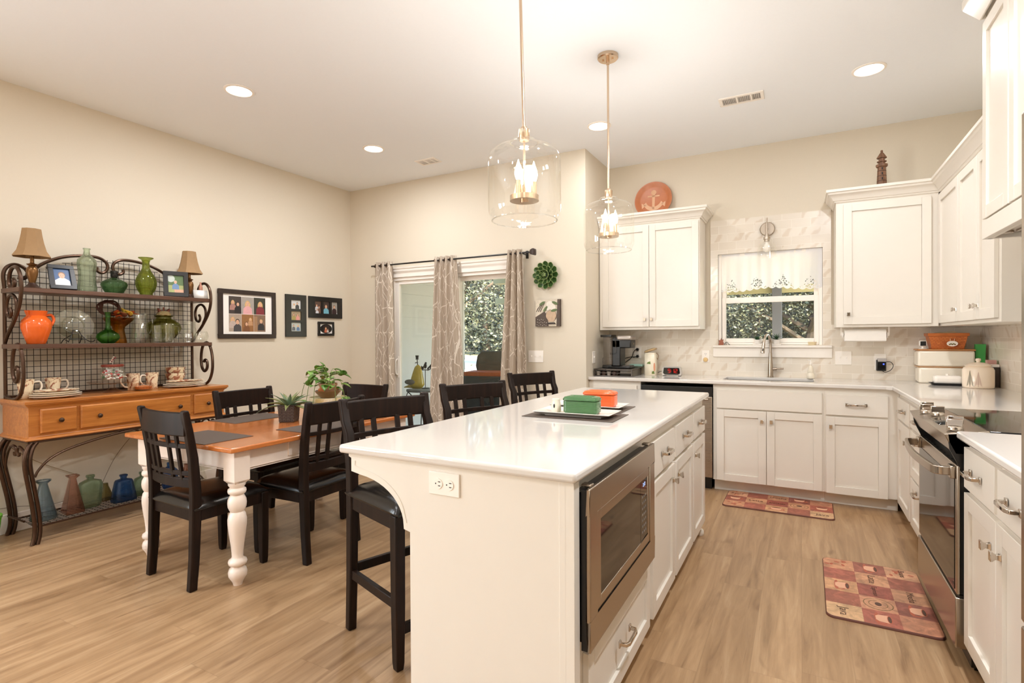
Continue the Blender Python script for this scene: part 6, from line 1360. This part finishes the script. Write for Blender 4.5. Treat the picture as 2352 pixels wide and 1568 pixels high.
def pine(name, a0, k, mat):
    m = MB(); P = lambda u, z, e=.0006: ((.0875 + e) * cos(a0 + u / .0875), (.0875 + e) * sin(a0 + u / .0875), z); rn = random.Random(int(k * 100))
    zb, h = .012, .100 * k
    def st(u0, z0, u1, z1, w):
        m.add([P(u0, z0 - w), P(u1, z1), P(u0, z0 + w)], [(0, 1, 2)])
    m.add([P(-.0015, zb), P(.0015, zb), P(.0006, zb + h), P(-.0006, zb + h)], [(0, 1, 2, 3)])
    for i in range(15):
        f_ = i / 14; z0 = zb + .014 + (h - .016) * f_; r_ = (.024 * (1 - f_) + .002) * k
        for s in (-1, 1):
            st(0, z0 + .004, s * r_, z0 - .010 * (1 - f_) - .001, .0016); st(s * r_ * .4, z0 + .001, s * r_ * .9, z0 - .013 * (1 - f_) - .001, .0022)
    m.build(name, mat, o, normals=False)
pine('pine_drawing', R(-132), 1.08, paint('dark green print', (72, 76, 54), .4)); pine('pine_drawing', R(-102), 1.0, paint('pale pink print', (196, 164, 150), .4))
tag(MB().loft([[(a * w, b * w * .5, z) for a, b in ((-1, -1), (1, -1), (1, 1), (-1, 1))] for w, z in ((.022, 0), (.031, .30), (.028, .30), (.019, .01))]).build('plastic_cup', paint('bright green plastic', (66, 158, 76), .35), loc=(1.178, 5.19, ZC)), 'bright green plastic container standing behind the cookie jar', 'container')
o = thing('spice_caddy', 'cream caddy with a small pink box behind the cookie jar', 'caddy', (1.195, 4.985, ZC))
MB().box(-.012, .030, -.06, .06, .0, .14).build('holder', paint('dark caddy', (70, 60, 54), .5), o); MB().box(-.05, .031, -.05, .02, .141, .160).build('shelf', PAPER, o); tag(MB().box(-.03, .02, -.03, .02, .1605, .19).build('box', paint('dusty pink box', (190, 146, 138), .5), o), None, None)
# things on top of the wall cabinets (crown rail is higher than the cabinet top)
o = thing('decorative_plate', 'terracotta plate with a white anchor leaning on the wall over the cabinet', 'plate', (-1.285, 5.318, 2.4705)); o.rotation_euler = (R(-8), 0, 0)
PR = .183; TC = paint('terracotta bowl', (188, 116, 76), .35, var=.08)
MB().lathe([(0, 0), (PR * .72, 0), (PR * .80, -.006), (PR * .94, -.022), (PR, -.026), (PR, -.032), (PR * .93, -.030), (PR * .78, -.012), (PR * .7, -.007), (0, -.007)], (0, 0, PR + .002), 48, axis='y').build('plate', TC, o, sharp=60)
m = MB(); yy = -.0095; cz = PR + .002
m.prism([(-.012, cz - .09), (.012, cz - .09), (.014, cz + .055), (-.014, cz + .055)], 'y', yy, -.0072); m.prism([(-.058, cz + .035), (.058, cz + .035), (.058, cz + .05), (-.058, cz + .05)], 'y', yy, -.0072)
m.prism([(r_ * cos(a), cz + .08 + r_ * sin(a)) for r_, a in [(.026, 2 * pi * i / 18) for i in range(18)]], 'y', yy, -.0072)
arc = [(.105 * cos(R(200 + 140 * i / 14)), cz - .0 + .105 * sin(R(200 + 140 * i / 14))) for i in range(15)] + [(.078 * cos(R(340 - 140 * i / 14)), cz + .012 + .078 * sin(R(340 - 140 * i / 14))) for i in range(15)]
m.prism(arc, 'y', yy, -.0072)
for s in (-1, 1): m.prism([(s * .118, cz - .02), (s * .075, cz - .045), (s * .112, cz - .075)], 'y', yy, -.0072)
m.build('anchor_motif', paint('pale anchor paint', (214, 168, 132), .5), o)
o = thing('lighthouse_figurine', 'carved wooden lighthouse figurine on top of the right wall cabinet', 'figurine', (.565, 5.15, 2.4705)); o.scale = (.8, .8, .8)
LH = wood('carved driftwood', (92, 62, 42), (150, 110, 84), .6, 'Z', 1.2)
MB().lathe([(0, 0), (.046, 0), (.046, .01), (.044, .012), (.035, .215), (0, .215)], seg=8).build('tower', LH, o, sharp=20)
m = MB()
for z in (.075, .125, .175): m.lathe([(.0, z - .003), (.0445 - z * .042, z - .003), (.0455 - z * .042, z), (.0445 - z * .042, z + .003), (0, z + .003)], seg=8)
m.build('bands', paint('dark groove', (60, 40, 30), .6), o, sharp=20)
MB().lathe([(0, .213), (.046, .215), (.050, .222), (.050, .240), (.044, .242), (.044, .228), (.028, .226), (.028, .262), (.040, .264), (.042, .272), (.026, .276), (.026, .300), (.042, .302), (.044, .308), (.022, .345), (.010, .362), (.012, .372), (.008, .382), (0, .384)], seg=10).build('lantern_room', LH, o, sharp=25)
m = MB()
for k in range(3): m.box(-.005, .005, -.047 + k * .004, -.03, .085 + k * .05, .105 + k * .05)
m.build('windows', DARKHOLE, o)

# ------------------------------------------------------------------ outside: patio, siding, grill, trees
YO = YB + .125
struct(MB().box(-12, XC - .13, YO, 5.52, -.30, -.12).box(-12, 8, 5.52, 9.2, -.30, -.12), 'floor_patio', paint('concrete patio', (186, 180, 172), .8, var=.1, scale=6, bump=.1))
gm = NT('lawn and drive'); n1 = gm.noise(gm.obj(), .18, 5, .6); n2 = gm.noise(gm.obj(), 9, 4, .7); gx, gy, gz = gm.sep(gm.obj())
road = gm.math('MULTIPLY', gm.math('GREATER_THAN', gy, 19.0), gm.math('LESS_THAN', gy, 40.0))
gcol = gm.mix(n2, srgb(96, 104, 70), srgb(146, 140, 104)); gcol = gm.mix(gm.ramp(n1, [(.48, (0, 0, 0, 1)), (.6, (1, 1, 1, 1))]), gcol, srgb(168, 152, 124)); gcol = gm.mix(road, gcol, gm.mix(n2, srgb(142, 142, 140), srgb(168, 167, 165))); gm.bsdf(gcol, .9)
struct(MB().box(-90, 60, 9.2, 110, -.45, -.25), 'floor_yard', gm.m)
sd = MB(); z = -.12
while z < 3.0: sd.add([(-4.62, YO, z), (-4.62, 7.0, z), (-4.635, 7.0, z + .155), (-4.635, YO, z + .155)], [(0, 1, 2, 3)]); sd.add([(-4.62, YO, z), (-4.62, 7.0, z), (-4.65, 7.0, z), (-4.65, YO, z)], [(0, 1, 2, 3)]); z += .155
sd.box(-4.85, -4.65, YO, 7.0, -.12, 3.1)
struct(sd, 'wall_siding', paint('pale grey blue siding', (206, 212, 214), .6, var=.02))
struct(MB().box(-4.9, XC - .13, YO, 5.52, 2.62, 2.72).box(-4.9, 1.6, 5.52, 8.6, 2.62, 2.72), 'ceiling_porch', paint('porch ceiling', (196, 196, 190), .7))
struct(MB().box(-4.9, 1.6, 8.35, 8.6, 2.28, 2.62), 'trim_4', paint('olive porch beam', (150, 146, 110), .6))
struct(MB().box(-4.9, 1.6, 8.42, 8.50, 1.92, 2.02), 'trim_5', MAT['olive porch beam'])
def ppost(x, label, m): tag(MB().box(x - .06, x + .06, 8.36, 8.50, -.12, 2.62).build('porch_post', m), label, 'post', 'porch posts')
ppost(-.30, 'dark grey porch post seen through the kitchen window', paint('slate grey post', (84, 88, 96), .6)); ppost(-4.0, 'olive porch post by the patio behind the middle curtain', MAT['olive porch beam']); 
o = thing('patio_table', 'small black wrought iron patio table with scroll legs', 'table', (-4.22, 5.42, -.12))
m = MB().cyl((0, 0, .765), .21, .012, seg=32); m.build('tabletop', paint('grey slate top', (96, 104, 106), .4), o)
MB().tube([(.205 * cos(2 * pi * i / 24), .205 * sin(2 * pi * i / 24), .76) for i in range(24)], .008, 6, closed=True).build('rim', BLACK, o)
for k in range(4):
    a = 2 * pi * k / 4 + .5; f = lambda r_, z: (r_ * cos(a), r_ * sin(a), z)
    MB().tube(spline([f(.205, .755), f(.15, .70), f(.10, .60), f(.13, .48), f(.17, .36), f(.15, .2), f(.17, .05), f(.22, 0), f(.25, .02), f(.24, .05)], 5), .007, 6).tube(spline([f(.19, .75), f(.21, .68), f(.18, .62), f(.14, .64), f(.15, .68)], 5), .006, 6).build('leg', BLACK, o)
o = thing('bird_figurine', 'yellow ceramic bird on the patio table', 'figurine', (-4.26, 5.345, .658))
m = MB(); rings = []
for k in range(13):
    t_ = k / 12; zc = .012 + .30 * t_; r_ = (.075 * (1 - t_) ** .65 + .018) * (1 if t_ < .97 else .4) * (min(1, .55 + t_ * 3)); xo = .02 * t_; rings.append([(xo + r_ * 1.25 * cos(2 * pi * i / 20), r_ * .85 * sin(2 * pi * i / 20), zc) for i in range(20)])
m.loft(rings).loft([[(-.05 - .15 * t_, b * .05 * (1 - t_ * .8), .05 - .03 * t_ + a * .035 * (1 - t_ * .8)) for a, b in ((1, 0), (.5, .8), (-.5, .8), (-1, 0), (-.5, -.8), (.5, -.8))] for t_ in (0, .4, .8, 1)]); m.build('body', paint('yellow ochre glaze', (176, 154, 60), .25, var=.15), o, sharp=60)
MB().ell((-.06, -.062, .095), .085, .022, .035).build('wing', paint('grey wing', (96, 96, 90), .4), o); MB().lathe([(0, 0), (.010, 0), (0, .03)], (.05, 0, .27), 8, axis='x').build('beak', BRONZE, o)
o = thing('candelabra', 'black metal bird candelabra on the patio table', 'candle holder', (-4.245, 5.50, .658))
m = MB().cyl((0, 0, 0), .05, .01).tube([(0, 0, 0), (0, 0, .24)], .005, 6)
for s in (-1, 1): m.tube(spline([(0, 0, .24), (s * .06, 0, .24), (s * .12, 0, .30), (s * .13, 0, .37)], 6), .006, 6).cyl((s * .13, 0, .37), .022, .008, seg=14).cyl((s * .13, 0, .378), .016, .045, seg=12, r2=.024)
m.build('arms', BLACK, o)
m = MB()
for k, (x, z, dx, dz) in enumerate(((-.05, .245, -.3, 1), (.05, .245, .4, 1), (-.10, .28, -1, .2), (.10, .28, 1, .3), (-.12, .33, -1, -.2), (.125, .33, 1, .1), (-.03, .25, .2, 1), (.085, .27, .2, 1))): heartleaf(m, (x, 0, z), (dx, 0, dz), .05, .1)
m.ell((0, 0, .29), .022, .014, .035).ell((.008, 0, .325), .014, .012, .014); m.build('leaves_and_bird', BLACK, o, normals=False, solid=.002)
o = thing('gas_grill', 'black gas grill with its lid raised on the patio', 'grill', (-4.06, 6.75, -.12), R(12)); o.scale = (.9, .9, .95)
GR = paint('grill grey', (66, 68, 68), .4, .3)
MB().box(-.33, .33, -.25, .25, .08, .72).build('cabinet', paint('grill cabinet', (44, 48, 52), .4, .3), o, bevel=.006)
MB().box(-.36, .36, -.27, .27, .74, .92).build('firebox', GR, o, bevel=.01); MB().box(-.33, .33, -.24, .24, .92, .98).build('grate_box', paint('rusty grate', (168, 92, 54), .6, var=.2), o)
q = MB().prism([(-.27, 0), (.27, 0), (.30, .10), (.28, .26), (.20, .34), (-.20, .34), (-.28, .26), (-.30, .10)], 'y', -.02, .03).build('lid', paint('grill lid', (84, 84, 78), .45, .3), o, bevel=.01); q.location = (0, .24, .95); q.rotation_euler.x = R(-8)
for s in (-1, 1): MB().box(s * .36, s * .62, -.22, .22, .86, .90).build('side_shelf', GR, o, bevel=.004) if s > 0 else MB().box(-.62, -.36, -.22, .22, .86, .90).build('side_shelf', GR, o, bevel=.004)
for s in (-1, 1): MB().cyl((s * .28, -.2, .04), .04, .03, 'y').cyl((s * .28, .17, .04), .04, .03, 'y').build('wheel', BLACK, o)
BARK = paint('grey bark', (84, 76, 68), .9, var=.2, scale=14, bump=.4)
LFS = [paint('leaf dark', (36, 44, 38), .6, var=.3, scale=3), paint('leaf mid', (58, 68, 54), .6, var=.3, scale=3), paint('leaf pale', (104, 110, 90), .6, var=.2, scale=3)]
def tree(x, y, h, cr, label, seed, n, z0=-.25, low=.25, ls=.16):
    rn = random.Random(seed); o = thing('tree', label, 'tree', (x, y, z0), 0, 'trees beyond the patio')
    m = MB().tube(spline([(0, 0, 0), (rn.uniform(-.1, .1), 0, h * .25), (rn.uniform(-.3, .3), rn.uniform(-.2, .2), h * .55), (rn.uniform(-.4, .4), 0, h * .85)], 5), [.20 * h / 7 * (1 - .045 * i) for i in range(16)], 8)
    for k in range(9):
        a = rn.uniform(0, 6.28); zz = h * rn.uniform(.3, .7); m.tube([(0, 0, zz), (cr * .5 * cos(a), cr * .5 * sin(a), zz + h * .12), (cr * .85 * cos(a), cr * .85 * sin(a), zz + h * .18)], [.06, .04, .015], 5)
    m.build('trunk', BARK, o); m = MB()
    cl = [(rn.gauss(0, cr * .42), rn.gauss(0, cr * .42), h * rn.uniform(low, 1.0)) for _ in range(26)]
    for k in range(int(n * 5.5)):
        c_ = rn.choice(cl); p = Vector((c_[0] + rn.gauss(0, cr * .22), c_[1] + rn.gauss(0, cr * .22), max(.05, c_[2] + rn.gauss(0, h * .06)))); a = Vector((rn.uniform(-1, 1), rn.uniform(-1, 1), rn.uniform(-.6, .6))).normalized(); b = a.cross(Vector((rn.uniform(-1, 1), rn.uniform(-1, 1), rn.uniform(-1, 1)))).normalized(); s = ls * rn.uniform(.22, .46)
        m.add([p - a * s, p + b * s * .5, p + a * s, p - b * s * .5], [(0, 1, 2, 3)], rn.choice((0, 0, 0, 1, 1, 2)))
    m.build('foliage', LFS, o, normals=False)
tree(-9.2, 13.5, 7.5, 2.2, 'leafy tree nearest the patio beyond the sliding door', 1, 2600, low=.22)
tree(-13.5, 26, 10, 3.4, 'broad tree across the drive beyond the sliding door', 2, 2600, low=.12, ls=.26)
tree(-20, 41, 13, 5, 'tall far tree seen at the left edge of the sliding door', 3, 2200, low=.08, ls=.42); tree(-26, 43, 13, 5, 'dark far tree filling the top of the sliding door', 4, 2200, low=.08, ls=.42); tree(-32, 42, 13, 5.5, 'tall far tree at the right of the sliding door view', 5, 2200, low=.08, ls=.42)
for k, (x, y, h, cr, lb) in enumerate(((-2.3, 13.0, 4.8, 1.5, 'twiggy tree at the left of the kitchen window view'), (.15, 12.0, 4.2, 1.5, 'dense bush at the right of the kitchen window view'), (-1.1, 15.5, 6.5, 2.2, 'leafy tree behind the porch post in the kitchen window'), (1.6, 15.5, 6.0, 2.2, 'leafy tree at the far right of the kitchen window view'), (-3.6, 17.5, 7.5, 2.4, 'tall tree at the far left of the kitchen window view'))):
    tree(x, y, h, cr, lb, 20 + k, 6500, low=.02, ls=.10)
hm = MB(); rn = random.Random(77)
for k in range(7000):
    p = Vector((rn.uniform(-70, 40), rn.uniform(52, 58), rn.uniform(-.3, 1) * 0 + abs(rn.gauss(0, 4.5)))); a = Vector((rn.uniform(-1, 1), rn.uniform(-.3, .3), rn.uniform(-1, 1))).normalized(); b = a.cross(Vector((rn.uniform(-1, 1), 1, rn.uniform(-1, 1)))).normalized(); s = rn.uniform(.5, 1.3)
    hm.add([p - a * s, p + b * s * .6, p + a * s, p - b * s * .6], [(0, 1, 2, 3)], rn.choice((0, 0, 1, 2)))
tag(hm.build('woodland_edge', LFS, normals=False), 'dense dark woodland edge far beyond the yard', 'woods', kind='stuff')
hb_ = MB()
for k in range(4200):
    p = Vector((rn.uniform(-6.5, 4), rn.uniform(18.5, 20.5), abs(rn.gauss(0, 1.9)) - .2)); a = Vector((rn.uniform(-1, 1), rn.uniform(-.3, .3), rn.uniform(-1, 1))).normalized(); b = a.cross(Vector((rn.uniform(-1, 1), 1, rn.uniform(-1, 1)))).normalized(); s = rn.uniform(.15, .4)
    hb_.add([p - a * s, p + b * s * .6, p + a * s, p - b * s * .6], [(0, 1, 2, 3)], rn.choice((0, 0, 1, 2)))
tag(hb_.build('hedge', LFS, normals=False), 'thick green hedge behind the trees outside the kitchen window', 'hedge', kind='stuff')
